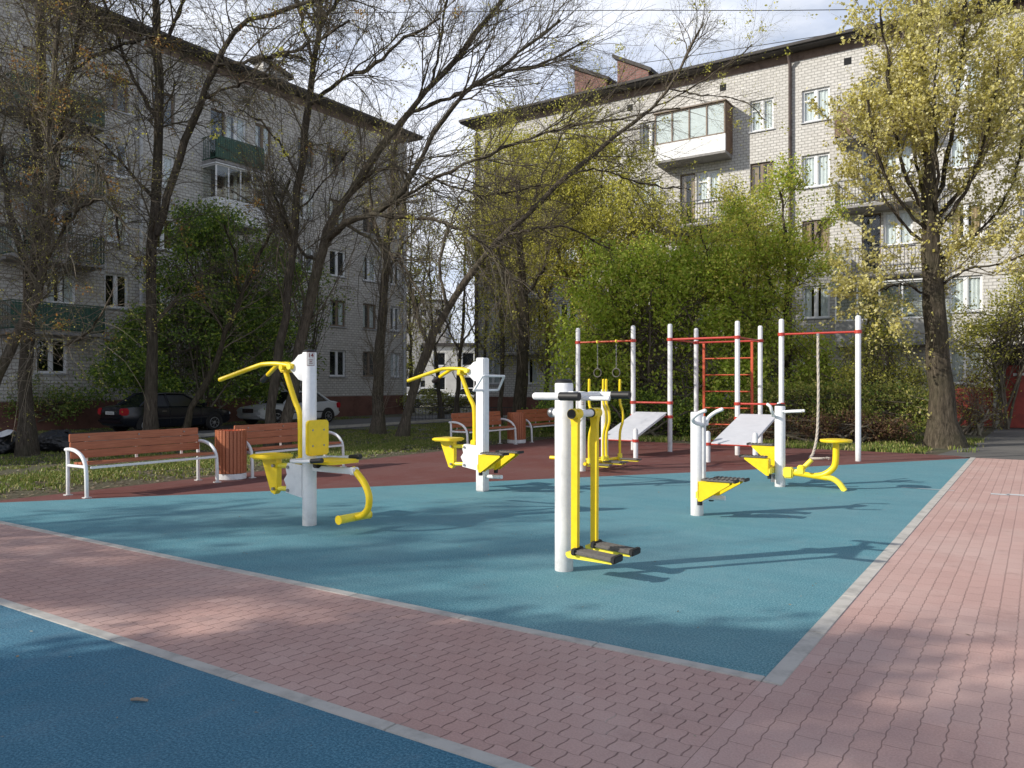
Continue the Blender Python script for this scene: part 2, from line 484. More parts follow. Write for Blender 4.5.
# ------------------------------------------------------------------ mesh builder
class MB:
    def __init__(self):
        self.v, self.f, self.mi = [], [], []

    def add(self, vs, fs, mi=0, T=None):
        o = len(self.v)
        self.v += [tuple(T @ Vector(p)) if T else tuple(p) for p in vs]
        self.f += [tuple(i + o for i in q) for q in fs]
        self.mi += [mi] * len(fs)
        return self

    def box(self, lo, hi, mi=0, T=None, bev=0.0):
        (x0, y0, z0), (x1, y1, z1) = lo, hi
        if bev <= 0:
            vs = [(x, y, z) for z in (z0, z1) for y in (y0, y1) for x in (x0, x1)]
            fs = [(0, 2, 3, 1), (4, 5, 7, 6), (0, 1, 5, 4), (2, 6, 7, 3), (0, 4, 6, 2), (1, 3, 7, 5)]
            return self.add(vs, fs, mi, T)
        bm = bmesh.new()
        bmesh.ops.create_cube(bm, size=1)
        for q in bm.verts:
            q.co = ((x0 + x1) / 2 + q.co.x * (x1 - x0), (y0 + y1) / 2 + q.co.y * (y1 - y0), (z0 + z1) / 2 + q.co.z * (z1 - z0))
        bmesh.ops.bevel(bm, geom=bm.edges[:], offset=bev, segments=2, affect='EDGES')
        return self.addbm(bm, mi, T)

    def addbm(self, bm, mi=0, T=None):
        bm.verts.index_update()
        self.add([q.co.copy() for q in bm.verts], [[q.index for q in f.verts] for f in bm.faces], mi, T)
        bm.free()
        return self

    def tube(self, pts, r, sides=12, mi=0, T=None, caps=True, smoothpts=0):
        pts = [Vector(p) for p in pts]
        rs = list(r) if hasattr(r, '__len__') else [r] * len(pts)
        if smoothpts:
            pts, rs = catmull(pts, rs, smoothpts)
        k = len(pts)
        tang = [(pts[min(i + 1, k - 1)] - pts[max(i - 1, 0)]).normalized() for i in range(k)]
        ref = Vector((0, 0, 1)) if abs(tang[0].z) < 0.9 else Vector((0, 1, 0))
        nrm = (ref - tang[0] * ref.dot(tang[0])).normalized()
        vs, fs = [], []
        for i in range(k):
            nrm = (nrm - tang[i] * nrm.dot(tang[i])).normalized()
            bi = tang[i].cross(nrm)
            for s in range(sides):
                a = 2 * math.pi * s / sides
                vs.append(pts[i] + (nrm * math.cos(a) + bi * math.sin(a)) * rs[i])
        for i in range(k - 1):
            for s in range(sides):
                t = (s + 1) % sides
                fs.append((i * sides + s, i * sides + t, (i + 1) * sides + t, (i + 1) * sides + s))
        if caps:
            fs.append(tuple(range(sides - 1, -1, -1)))
            fs.append(tuple((k - 1) * sides + s for s in range(sides)))
        return self.add(vs, fs, mi, T)

    def lathe(self, prof, sides=24, mi=0, T=None, c=(0, 0, 0)):
        vs, fs = [], []
        for (r, z) in prof:
            for s in range(sides):
                a = 2 * math.pi * s / sides
                vs.append((c[0] + r * math.cos(a), c[1] + r * math.sin(a), c[2] + z))
        for i in range(len(prof) - 1):
            for s in range(sides):
                t = (s + 1) % sides
                fs.append((i * sides + s, i * sides + t, (i + 1) * sides + t, (i + 1) * sides + s))
        fs.append(tuple(range(sides - 1, -1, -1)))
        fs.append(tuple((len(prof) - 1) * sides + s for s in range(sides)))
        return self.add(vs, fs, mi, T)

    def prism(self, poly, lo, hi, axis='y', mi=0, T=None):
        """polygon in the two other axes, extruded between lo and hi along axis"""
        def P(a, b, c):
            return {'x': (c, a, b), 'y': (a, c, b), 'z': (a, b, c)}[axis]
        k = len(poly)
        vs = [P(a, b, lo) for a, b in poly] + [P(a, b, hi) for a, b in poly]
        fs = [tuple(range(k)), tuple(range(2 * k - 1, k - 1, -1))]
        fs += [(i, k + i, k + (i + 1) % k, (i + 1) % k) for i in range(k)]
        return self.add(vs, fs, mi, T)

    def ball(self, c, r, mi=0, T=None, seg=12):
        bm = bmesh.new()
        bmesh.ops.create_uvsphere(bm, u_segments=seg, v_segments=seg // 2 + 2, radius=1)
        rr = r if hasattr(r, '__len__') else (r, r, r)
        for q in bm.verts:
            q.co = (c[0] + q.co.x * rr[0], c[1] + q.co.y * rr[1], c[2] + q.co.z * rr[2])
        return self.addbm(bm, mi, T)

    def build(self, name, mats, parent=None, loc=None, sharp=38, fix=True):
        me = bpy.data.meshes.new(name)
        me.from_pydata(self.v, [], self.f)
        for m in (mats if isinstance(mats, (list, tuple)) else [mats]):
            me.materials.append(m)
        me.polygons.foreach_set('material_index', self.mi)
        if fix:
            bm = bmesh.new()
            bm.from_mesh(me)
            bmesh.ops.recalc_face_normals(bm, faces=bm.faces[:])
            bm.to_mesh(me)
            bm.free()
        me.polygons.foreach_set('use_smooth', [True] * len(me.polygons))
        me.set_sharp_from_angle(angle=R_(sharp))
        me.update()
        o = bpy.data.objects.new(name, me)
        COL.objects.link(o)
        if parent:
            o.parent = parent
        if loc:
            o.location = loc
        return o


def catmull(pts, rs, sub):
    out, orr = [], []
    k = len(pts)
    for i in range(k - 1):
        p0, p1, p2, p3 = pts[max(i - 1, 0)], pts[i], pts[i + 1], pts[min(i + 2, k - 1)]
        for j in range(sub):
            t = j / sub
            out.append(0.5 * ((2 * p1) + (p2 - p0) * t + (2 * p0 - 5 * p1 + 4 * p2 - p3) * t * t + (3 * p1 - p0 - 3 * p2 + p3) * t ** 3))
            orr.append(rs[i] * (1 - t) + rs[i + 1] * t)
    out.append(pts[-1])
    orr.append(rs[-1])
    return out, orr


def rrect(w, h, r, cx=0, cy=0, seg=5):
    pts = []
    for sx, sy, a0 in ((1, 1, 0), (-1, 1, 90), (-1, -1, 180), (1, -1, 270)):
        for i in range(seg + 1):
            a = R_(a0 + 90 * i / seg)
            pts.append((cx + sx * (w / 2 - r) + r * math.cos(a), cy + sy * (h / 2 - r) + r * math.sin(a)))
    return pts


def tag(o, label=None, cat=None, group=None, kind=None):
    if label: o['label'] = label
    if cat: o['category'] = cat
    if group: o['group'] = group
    if kind: o['kind'] = kind
    return o


def thing(name, label, cat, loc=(0, 0, 0), rz=0.0, group=None):
    o = bpy.data.objects.new(name, None)
    o.empty_display_size = 0.2
    COL.objects.link(o)
    o.location = loc
    o.rotation_euler = (0, 0, rz)
    return tag(o, label, cat, group)


def copy_tree(o, parent=None):
    c = o.copy()
    COL.objects.link(c)
    c.parent = parent
    for ch in list(o.children):
        copy_tree(ch, c)
    return c


def mesh_np(name, V, Q, mat, parent=None, smooth_=True):
    """fast mesh of quads from arrays"""
    me = bpy.data.meshes.new(name)
    V = np.asarray(V, dtype=np.float32)
    Q = np.asarray(Q, dtype=np.int32)
    me.vertices.add(len(V))
    me.vertices.foreach_set('co', V.ravel())
    me.loops.add(Q.size)
    me.loops.foreach_set('vertex_index', Q.ravel())
    me.polygons.add(len(Q))
    me.polygons.foreach_set('loop_start', np.arange(0, Q.size, Q.shape[1], dtype=np.int32))
    me.polygons.foreach_set('loop_total', np.full(len(Q), Q.shape[1], dtype=np.int32))
    me.polygons.foreach_set('use_smooth', np.full(len(Q), smooth_, dtype=bool))
    me.materials.append(mat)
    me.update(calc_edges=True)
    me.validate()
    o = bpy.data.objects.new(name, me)
    COL.objects.link(o)
    if parent:
        o.parent = parent
    return o


# ------------------------------------------------------------------ growing trees
def unit(a):
    return a / (np.linalg.norm(a, axis=-1, keepdims=True) + 1e-9)


def grow(P, Rr, Mc, rng, ang, length, k, bias, wig, r0, taper=0.35, tmin=0.2, cap=0.7, start_bias=0.0):
    """Mc child branches on the parents P (N,k0,3): vectorised"""
    n, k0 = P.shape[:2]
    seg = np.linalg.norm(P[:, 1:] - P[:, :-1], axis=2)
    L = seg.sum(1)
    idx = rng.choice(n, Mc, p=L / L.sum())
    t = tmin + (1 - tmin) * rng.random(Mc)
    ft = t * (k0 - 1)
    i0 = np.minimum(ft.astype(int), k0 - 2)
    fr = (ft - i0)[:, None]
    pos = P[idx, i0] * (1 - fr) + P[idx, i0 + 1] * fr
    tan = unit(P[idx, i0 + 1] - P[idx, i0])
    pr = Rr[idx, i0] * (1 - fr[:, 0]) + Rr[idx, i0 + 1] * fr[:, 0]
    a = np.radians(rng.uniform(ang[0], ang[1], Mc))[:, None]
    v = rng.normal(size=(Mc, 3))
    perp = unit(v - tan * (v * tan).sum(1, keepdims=True))
    d = unit(tan * np.cos(a) + perp * np.sin(a) + np.array(bias) * start_bias)
    ln = rng.uniform(length[0], length[1], Mc) * (1.15 - 0.5 * t)
    out = np.zeros((Mc, k, 3))
    out[:, 0] = pos
    b = np.array(bias)
    for j in range(1, k):
        out[:, j] = out[:, j - 1] + d * (ln / (k - 1))[:, None]
        d = unit(d + rng.normal(size=(Mc, 3)) * wig + b)
    rr = np.minimum(pr * cap, rng.uniform(r0[0], r0[1], Mc))
    rad = rr[:, None] * np.linspace(1, taper, k)[None]
    return out, rad


def tubes_np(P, Rr, sides):
    n, k = P.shape[:2]
    T = np.gradient(P, axis=1)
    T = unit(T)
    ref = np.where(np.abs(T[:, :1, 2:3]) < 0.85, np.array([0, 0, 1.0]), np.array([1.0, 0, 0]))
    A = unit(np.cross(T, np.broadcast_to(ref, T.shape)))
    B = np.cross(T, A)
    ang = np.arange(sides) * 2 * np.pi / sides
    V = P[:, :, None] + Rr[:, :, None, None] * (A[:, :, None] * np.cos(ang)[:, None] + B[:, :, None] * np.sin(ang)[:, None])
    V = V.reshape(-1, 3)
    base = (np.arange(n) * k * sides)[:, None, None]
    i = (np.arange(k - 1) * sides)[None, :, None]
    s = np.arange(sides)[None, None]
    s2 = (s + 1) % sides
    Q = np.stack([base + i + s, base + i + s2, base + i + sides + s2, base + i + sides + s], -1).reshape(-1, 4)
    return V, Q


def join_np(parts):
    V, Q, o = [], [], 0
    for v, q in parts:
        V.append(v)
        Q.append(q + o)
        o += len(v)
    return np.concatenate(V), np.concatenate(Q)


def leaves_np(C, size, rng, asp=0.6, flat=0.0):
    n = len(C)
    a = rng.normal(size=(n, 3))
    nr = rng.normal(size=(n, 3))
    nr[:, 2] += flat
    nr = unit(nr)
    a = unit(a - nr * (a * nr).sum(1, keepdims=True))
    b = np.cross(nr, a)
    s = rng.uniform(size[0], size[1], n)[:, None]
    # a pointed leaf, folded a little along its midrib
    V = np.stack([C - a * s * .5, C + b * s * asp * .5 + nr * s * .08, C + a * s * .5, C - b * s * asp * .5 + nr * s * .08], 1).reshape(-1, 3)
    Q = np.arange(n * 4).reshape(n, 4)
    return V, Q


def limb_np(pts, r0, r1, k, rng, rough=0.0):
    pts = [Vector(p) for p in pts]
    rs = [r0 + (r1 - r0) * i / (len(pts) - 1) for i in range(len(pts))]
    p, r = catmull(pts, rs, 8)
    p = np.array([tuple(q) for q in p])
    r = np.array(r)
    d = np.concatenate([[0], np.cumsum(np.linalg.norm(p[1:] - p[:-1], axis=1))])
    u = np.linspace(0, d[-1], k)
    P = np.stack([np.interp(u, d, p[:, i]) for i in range(3)], 1)
    Rr = np.interp(u, d, r)
    if rough:
        P[1:-1] += rng.normal(size=(k - 2, 3)) * rough
    return P, Rr


def tree(name, label, limbs, levels, leaf=None, seed=1, group=None, mats=('bark', 'twig'), cat='tree', flare=1.5, sides=12, extra_leaf=None, kl=18, shoots=None):
    """limbs: [(points, base radius, tip radius)], the first from the ground; levels: nested branchings"""
    rng = np.random.default_rng(seed)
    base = Vector(limbs[0][0][0])
    gz = ground_z(base.x, base.y)
    LP, LR = [], []
    for i, (pts, r0, r1) in enumerate(limbs):
        P, Rr = limb_np(pts, r0, r1, kl, rng, 0.02 + r1 * 0.15)
        if i == 0:
            P[0, 2] = gz - 0.05
            h = P[:, 2] - gz
            Rr = Rr * (1 + (flare - 1) * np.exp(-h / 0.28))
        LP.append(P)
        LR.append(Rr)
    LP, LR = np.array(LP), np.array(LR)
    org = np.array([base.x, base.y, gz])
    root = thing(name, label, cat, tuple(org), 0, group)
    V, Q = tubes_np(LP - org, LR * (1 + rng.normal(size=LR.shape) * 0.04), sides)
    ridge = (rng.normal(size=(1, 1, sides)) * .055)[..., None]
    ctr = (LP - org)[:, :, None]
    V = (ctr + (V.reshape(len(LP), kl, sides, 3) - ctr) * (1 + ridge)).reshape(-1, 3)
    V = V + rng.normal(size=V.shape) * 0.010
    mesh_np('trunk', V, Q, M[mats[0]], root)
    parts, last = [], []
    P, Rr = LP, LR
    for li, lv in enumerate(levels):
        lv = dict(lv)
        n = lv.pop('n')
        sd = lv.pop('sides', 4)
        keep = lv.pop('keep', False)
        src = lv.pop('src', None)
        sel = lv.pop('limbs', None)
        Pp, Rp = (LP, LR) if src == 'limbs' else (P, Rr)
        if sel is not None:
            Pp, Rp = LP[sel], LR[sel]
        C, CR = grow(Pp, Rp, n, rng, **lv)
        parts.append(tubes_np(C - org, CR, sd))
        last.append(C)
        if not keep:
            P, Rr = C, CR
    if parts:
        V, Q = join_np(parts)
        mesh_np('branches', V, Q, M[mats[1]], root)
    for lf in ([leaf] if leaf else []) + (extra_leaf or []):
        pool = last[lf.get('level', -1)]
        n = lf['n']
        if 'clump' in lf:                       # leaves only in some sprays
            ch = rng.choice(len(pool), min(lf['clump'], len(pool)), replace=False)
            pool = pool[ch]
        i = rng.integers(0, len(pool), n)
        t = np.clip(lf.get('t0', 0.3) + (1 - lf.get('t0', 0.3)) * rng.random(n), 0, 0.999) * (pool.shape[1] - 1)
        j = t.astype(int)
        f = (t - j)[:, None]
        C = pool[i, j] * (1 - f) + pool[i, j + 1] * f + rng.normal(size=(n, 3)) * lf['jit']
        if 'zmin' in lf:
            C = C[C[:, 2] > lf['zmin']]
        V, Q = leaves_np(C - org, lf['size'], rng, lf.get('asp', 0.6))
        mesh_np(lf.get('name', 'foliage'), V, Q, M[lf['mat']], root, False)
    return root


def bush(name, label, base, blobs, n, size, mat, seed, group=None, stems=6, mat2=None, frac2=0.3, cat='bush', stemmat='twig', sub=34, spread=0.30, twigs=350, stem_h=None):
    """blobs: ellipsoids (centre, radii) in world space, filled with many small leaf clumps; bare stems inside"""
    rng = np.random.default_rng(seed)
    org = np.array([base[0], base[1], ground_z(base[0], base[1])])
    root = thing(name, label, cat, tuple(org), 0, group)
    vol = np.array([b[1][0] * b[1][1] * b[1][2] for b in blobs]) ** 0.8
    nb = np.maximum((vol / vol.sum() * n).astype(int), 10)
    CS, tips = [], []
    for (c, r), k in zip(blobs, nb):
        ns = max(int(sub * (r[0] * r[1] * r[2]) ** 0.5) + 6, 8)
        d = unit(rng.normal(size=(ns, 3)))
        rad = rng.random(ns) ** 0.28
        sc = np.array(c) + d * rad[:, None] * np.array(r) * (0.85 + 0.3 * rng.random((ns, 1)))
        tips.append(sc)
        w = rng.random(ns) ** 1.5 + 0.15
        ii = rng.choice(ns, k, p=w / w.sum())
        CS.append(sc[ii] + rng.normal(size=(k, 3)) * spread * np.array([1, 1, 0.8]))
    C = np.concatenate(CS)
    C = C[C[:, 2] > org[2] + 0.05]
    tips = np.concatenate(tips)
    # stems to the clumps
    sp = []
    st = org + np.stack([rng.normal(size=stems) * 0.25, rng.normal(size=stems) * 0.25, np.full(stems, -0.03)], 1)
    tg = tips[rng.choice(len(tips), stems)]
    for a, b in zip(st, tg):
        mid = a * 0.45 + b * 0.55 + np.array([0, 0, (b[2] - a[2]) * 0.12]) + rng.normal(size=3) * 0.12
        sp.append(limb_np([a, mid, b], 0.05, 0.015, 9, rng, 0.02))
    P = np.array([x[0] for x in sp])
    Rr = np.array([x[1] for x in sp])
    parts = [tubes_np(P - org, Rr, 6)]
    nt_ = min(len(tips), twigs)
    tt = tips[rng.choice(len(tips), nt_, replace=False)]
    i = rng.integers(0, stems, nt_)
    j = rng.integers(3, 9, nt_)
    a = P[i, j]
    mid = (a + tt) / 2 + rng.normal(size=(nt_, 3)) * 0.08
    TP = np.stack([a, mid, tt], 1)
    TR = np.tile(np.array([0.016, 0.011, 0.006]), (nt_, 1))
    parts.append(tubes_np(TP - org, TR, 4))
    C2, R2 = grow(TP, TR, nt_ * 3, rng, (20, 60), (0.3, 0.8), 4, (0, 0, 0.08), 0.2, (0.004, 0.007))
    parts.append(tubes_np(C2 - org, R2, 3))
    V, Q = join_np(parts)
    mesh_np('stems', V, Q, M[stemmat], root)
    if mat2:
        pick = rng.random(len(C)) < frac2
        V, Q = leaves_np(C[pick] - org, size, rng)
        mesh_np('outer_leaves', V, Q, M[mat2], root, False)
        C = C[~pick]
    V, Q = leaves_np(C - org, size, rng)
    mesh_np('foliage', V, Q, M[mat], root, False)
    return root


# ------------------------------------------------------------------ the ground and its surfaces
def sheet(name, poly, mat, z, rot=True, sub=0):
    """flat sheet given in grid coordinates (n, m)"""
    mb = MB()
    mb.add([(n, m, 0) for n, m in poly], [tuple(range(len(poly)))])
    o = mb.build(name, mat, loc=(0, 0, z))
    o.rotation_euler = (0, 0, TURN)
    return tag(o, kind='structure')


def build_ground():
    xs = np.concatenate([[-420, -250, -150, -100, -75], np.arange(-60, 61, 0.75), [75, 100, 150, 250, 420]])
    n_, m_ = np.meshgrid(xs, xs, indexing='ij')
    rng = np.random.default_rng(5)
    z = -0.02 - 0.17 * smooth(12.0, 21.5, -n_)
    rough = rng.normal(size=z.shape) * 0.012
    edge = smooth(11.8, 13.0, -n_) * (1 - smooth(21.0, 22.0, -n_))
    z = z + rough * edge
    V = np.stack([n_, m_, z], -1).reshape(-1, 3)
    k = len(xs)
    ii, jj = np.meshgrid(np.arange(k - 1), np.arange(k - 1), indexing='ij')
    a = (ii * k + jj).ravel()
    Q = np.stack([a, a + k, a + k + 1, a + 1], 1)
    o = mesh_np('ground', V, Q, M['soil'])
    o.rotation_euler = (0, 0, TURN)
    tag(o, kind='structure')


build_ground()
FR, BK, RT, LF = 4.22, 19.65, -1.2, -11.5       # front, back, right and left limits of the exercise yard
sheet('blue_surface', [(LF, FR), (RT, FR), (RT, 19.0), (-4.5, 14.05), (-8.2, 9.0), (LF, 4.6)], M['blue'], 0.0)
sheet('maroon_surface', [(LF, 4.6), (-8.2, 9.0), (-4.5, 14.05), (RT, 19.0), (-1.45, 19.5), (-2.6, BK), (-11.0, BK), (LF, 19.2)], M['maroon'], 0.0)
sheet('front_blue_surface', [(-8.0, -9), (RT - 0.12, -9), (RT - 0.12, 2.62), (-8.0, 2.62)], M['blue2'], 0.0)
sheet('front_path', [(-26, 2.70), (RT - 0.002, 2.70), (RT - 0.002, FR - 0.08), (-26, FR - 0.08)], M['paver_v'], 0.0)
sheet('walkway', [(RT, -9), (7.5, -9), (7.5, 19.2), (RT + 0.10, 19.2), (RT + 0.10, FR - 0.08), (RT, FR - 0.08)], M['paver_u'], 0.0)
sheet('far_asphalt', [(-1.9, 19.3), (7.5, 19.3), (9, 34.5), (-1.2, 34.5), (-1.35, 24)], M['asphalt'], -0.006)
sheet('road', [(-28.0, -20), (-22.3, -20), (-22.3, 50), (-28.0, 50)], M['asphalt'], -0.180)
sheet('cross_path', [(-22.3, 21.5), (-22.3, 24.0), (-14.5, 25.5), (-14.5, 23.6)], M['asphalt'], -0.165)
sheet('far_road', [(-40, 50), (-10, 50), (-10, 62), (-40, 62)], M['asphalt'], -0.175)


def kerb(name, n0, m0, n1, m1, zt=0.006):
    mb = MB()
    along_m = abs(m1 - m0) > abs(n1 - n0)
    L = (m1 - m0) if along_m else (n1 - n0)
    k = max(1, int(abs(L) / 0.98))
    for i in range(k):
        a, b = i / k, (i + 1) / k
        g = 0.003
        if along_m:
            mb.box((n0, m0 + L * a + g, -0.015), (n1, m0 + L * b - g, zt), bev=0.003)
        else:
            mb.box((n0 + L * a + g, m0, -0.015), (n0 + L * b - g, m1, zt), bev=0.003)
    o = mb.build(name, M['kerbstone'])
    o.rotation_euler = (0, 0, TURN)
    return tag(o, kind='structure')


M['kerbstone'] = paint('pale_kerbstone', (0.50, 0.475, 0.435), 0.9, 0.15, 5, bmp=0.2)
kerb('front_kerb', -26, FR - 0.08, RT, FR)
kerb('right_kerb', RT, FR - 0.08, RT + 0.10, 19.2)
kerb('near_kerb', -8.0, 2.62, RT - 0.12, 2.70)
kerb('road_kerb', -22.3, -20, -22.16, 50, -0.10)
for o in [bpy.data.objects['road_kerb']]:
    o.location.z = -0.02

# white dashes painted on the walkway
mb = MB()
for c in ((1000, 494.5), (1016, 495.0)):
    Y = EYE * FOC / (c[1] - 384)
    n, m = to_grid((c[0] - 512) / FOC * Y, Y)
    mb.add([(n - .11, m - .07, 0), (n + .11, m - .07, 0), (n + .11, m + .07, 0), (n - .11, m + .07, 0)], [(0, 1, 2, 3)])
n0, m0 = n - 1.1, m
mb.add([(n0 - .35, m0 - .02, 0), (n0 + .35, m0 - .02, 0), (n0 + .35, m0 + .02, 0), (n0 - .35, m0 + .02, 0)], [(0, 1, 2, 3)])
o = mb.build('walkway_marking', M['white_old'], loc=(0, 0, 0.004))
o.rotation_euler = (0, 0, TURN)
tag(o, kind='structure')


def grass(name, boxes, hgt, seed, wid=0.016, mask=None):
    rng = np.random.default_rng(seed)
    Vs, Qs, off = [], [], 0
    for (n0, n1, m0, m1, cnt) in boxes:
        # tufted: blades gather around random tuft centres, bare soil between
        nt_ = max(cnt // 14, 1)
        tc = np.stack([rng.uniform(n0, n1, nt_), rng.uniform(m0, m1, nt_)], 1)
        bare = (np.sin(tc[:, 0] * 1.7 + 1.3 * np.sin(tc[:, 1] * 0.9)) + np.sin(tc[:, 1] * 1.1 + tc[:, 0] * 0.6)) < -1.75
        edge_ = rng.random(nt_) < np.clip((-tc[:, 0] - 11.8) / 1.6, .12, 1) if n1 < -11 else np.ones(nt_, bool)
        tc = tc[~bare & edge_]
        i = rng.integers(0, len(tc), cnt)
        p = tc[i] + rng.normal(size=(cnt, 2)) * 0.07
        z = -0.02 - 0.17 * smooth(12.0, 21.5, -p[:, 0])
        h = rng.uniform(hgt[0], hgt[1], cnt)
        a = rng.uniform(0, 2 * np.pi, cnt)
        lean = rng.uniform(0.1, 0.8, cnt) * h
        B = np.stack([p[:, 0], p[:, 1], z], 1)
        w = np.stack([np.cos(a), np.sin(a), np.zeros(cnt)], 1) * wid * .5
        d = np.stack([-np.sin(a) * lean, np.cos(a) * lean, h], 1)
        md = d * 0.55 + np.array([0, 0, 1]) * (h * 0.12)[:, None]
        V = np.stack([B - w, B + w, B + md + w * .8, B + md - w * .8, B + d], 1)
        Vs.append(V.reshape(-1, 3))
        o5 = (np.arange(cnt) * 5)[:, None] + off
        Qs.append(np.concatenate([o5 + np.array([0, 1, 2, 3]), o5 + np.array([3, 2, 4, 4])]))
        off += cnt * 5
    V = np.concatenate(Vs)
    Q = np.concatenate(Qs)
    # quads plus tips (tips as thin quads with a doubled corner split off)
    me = bpy.data.meshes.new(name)
    tips = Q[Q[:, 2] == Q[:, 3]][:, :3]
    quads = Q[Q[:, 2] != Q[:, 3]]
    me.from_pydata(V.tolist(), [], quads.tolist() + tips.tolist())
    me.materials.append(M['grass'])
    o = bpy.data.objects.new(name, me)
    COL.objects.link(o)
    o.rotation_euler = (0, 0, TURN)
    return tag(o, kind='stuff')


grass('lawn_grass', [(-14.5, -11.85, 2, 21, 34000), (-22.1, -14.0, 2, 30, 62000), (-30.5, -28.2, 6, 30, 5000)], (0.018, 0.065), 3, 0.02)
grass('bed_grass', [(-14, -2.2, 19.85, 21.4, 13000), (-14, -2.6, 21.4, 27, 9000), (-1.75, -1.3, 20.5, 26, 300)], (0.04, 0.13), 4, 0.022)


def scatter(name, boxes, size, mat, seed, z=0.006, wid=0.5):
    rng = np.random.default_rng(seed)
    C = []
    for (n0, n1, m0, m1, cnt) in boxes:
        n = rng.uniform(n0, n1, cnt)
        m = rng.uniform(m0, m1, cnt)
        C.append(np.stack([n, m, z + 0.004 * rng.random(cnt) - 0.17 * smooth(12.0, 21.5, -n) - np.where(n < LF, 0.012, 0.0)], 1))
    C = np.concatenate(C)
    k = len(C)
    a = rng.uniform(0, 2 * np.pi, k)
    s = rng.uniform(size[0], size[1], k)[:, None]
    t = np.stack([np.cos(a), np.sin(a), rng.normal(size=k) * 0.08], 1)
    b = np.stack([-np.sin(a), np.cos(a), rng.normal(size=k) * 0.25], 1)
    V = np.stack([C - t * s, C + b * s * wid, C + t * s, C - b * s * wid], 1).reshape(-1, 3)
    o = mesh_np(name, V, np.arange(k * 4).reshape(k, 4), M[mat], None, False)
    o.rotation_euler = (0, 0, TURN)
    return tag(o, kind='stuff')


scatter('leaf_litter', [(-13.6, -11.6, 3, 20, 5200), (-22, -13, 3, 26, 8200), (-14, -2, 19.8, 24, 2200)], (0.012, 0.042), 'litterleaf', 11)
scatter('specks', [(-11, -1.4, 4.4, 14, 320), (-8, -1.5, -2, 2.5, 220), (-10, 5, 2.8, 13, 260)], (0.004, 0.016), 'litterleaf', 12, wid=0.4)
p = at(139, 702, EYE * FOC / (702 - 384))
tw = MB().tube([(-.04, 0, .012), (-.01, .004, .014), (.045, -.006, .011)], [.007, .0085, .006], 7)
tw.tube([(0, .003, .014), (.012, .018, .016)], .003, 5)
o = tw.build('fallen_twig', M['twigmat'], loc=(p.x, p.y, 0))
tag(o, 'short broken twig lying on the shaded near blue surface', 'twig')


# ------------------------------------------------------------------ exercise machines; local x = n, local y = m
def base_pt(px, py):
    Y = EYE * FOC / (py - 384)
    return ((px - 512) / FOC * Y, Y, 0.0)


def post_parts(t, h, r=0.077, square=False, cap=True, mat='white'):
    if square:
        o = MB().box((-.072, -.072, 0), (.072, .072, h), bev=0.012).build('post', M[mat], t)
    else:
        o = MB().lathe([(r, 0), (r, h - .012), (r - .004, h - .004), (r - .012, h)], 28).build('post', M[mat], t)
    if cap:
        c = MB().lathe([(r - .006, 0), (r - .006, .012), (r - .02, .026), (.01, .034)], 20, c=(0, 0, h)).build('post_cap', M['black'], t)
    return o


def pulldown_half(t):
    """bracket, lever with two long handles, push rod, seat on a parallel linkage; reaches towards -x"""
    MB().prism([(-.05, 1.885), (-.13, 1.87), (-.20, 1.81), (-.26, 1.78), (-.27, 1.72), (-.20, 1.66), (-.13, 1.60), (-.05, 1.58)], -.045, .045).build('top_bracket', M['white'], t)
    MB().tube([(-.24, -.09, 1.745), (-.24, .09, 1.745)], .035, 16).build('pivot', M['lemon'], t)
    for s in (-1, 1):
        h = MB().tube([(-.20, s * .055, 1.745), (-.42, s * .065, 1.775), (-.62, s * .10, 1.775), (-.74, s * .145, 1.745), (-1.15, s * .30, 1.60)], .026, 14, smoothpts=4)
        h.ball((-1.15, s * .30, 1.60), .026)
        o = h.build('handle', M['yellow'], t)
        if s > 0:
            MB().tube([(-.98, s * .236, 1.66), (-1.17, s * .308, 1.592)], .031, 14).build('grip', M['black'], o)
    MB().tube([(-.36, -.10, 1.735), (-.36, .10, 1.735)], .03, 14).box((-.44, -.05, 1.68), (-.30, .05, 1.79), bev=.012).build('lever_joint', M['yellow'], t)
    MB().tube([(-.40, 0, 1.72), (-.33, 0, 1.56), (-.235, 0, 1.36), (-.165, 0, 1.24), (-.145, 0, 1.10), (-.14, 0, .70)], .031, 14, smoothpts=4).build('push_rod', M['yellow'], t)
    MB().box((-.19, -.05, .655), (-.09, .05, .735), bev=.012).build('rod_joint', M['yellow'], t)
    s = MB().prism(rrect(.37, .36, .05, -.63, 0), .715, .742, axis='z')
    s.prism(rrect(.34, .33, .05, -.63, 0), .742, .750, axis='z').prism(rrect(.33, .32, .05, -.63, 0), .700, .715, axis='z')
    s.build('seat', M['yellow'], t)
    MB().prism([(-.76, .700), (-.50, .700), (-.50, .34), (-.54, .30), (-.60, .32)], -.035, .035).build('seat_bracket', M['yellow'], t)
    for z in (.625, .365):
        MB().tube([(-.54, 0, z), (-.27, 0, z + .01)], .028, 12).build('link', M['lemon'], t)
        for x in (-.54, -.29):
            MB().tube([(x, -.065, z), (x, .065, z)], .018, 10).build('bolt', M['steel'], t)
    MB().prism([(-.07, .66), (-.30, .67), (-.33, .60), (-.31, .54), (-.36, .48), (-.32, .41), (-.33, .34), (-.07, .30)], -.05, .05).build('housing', M['white'], t)


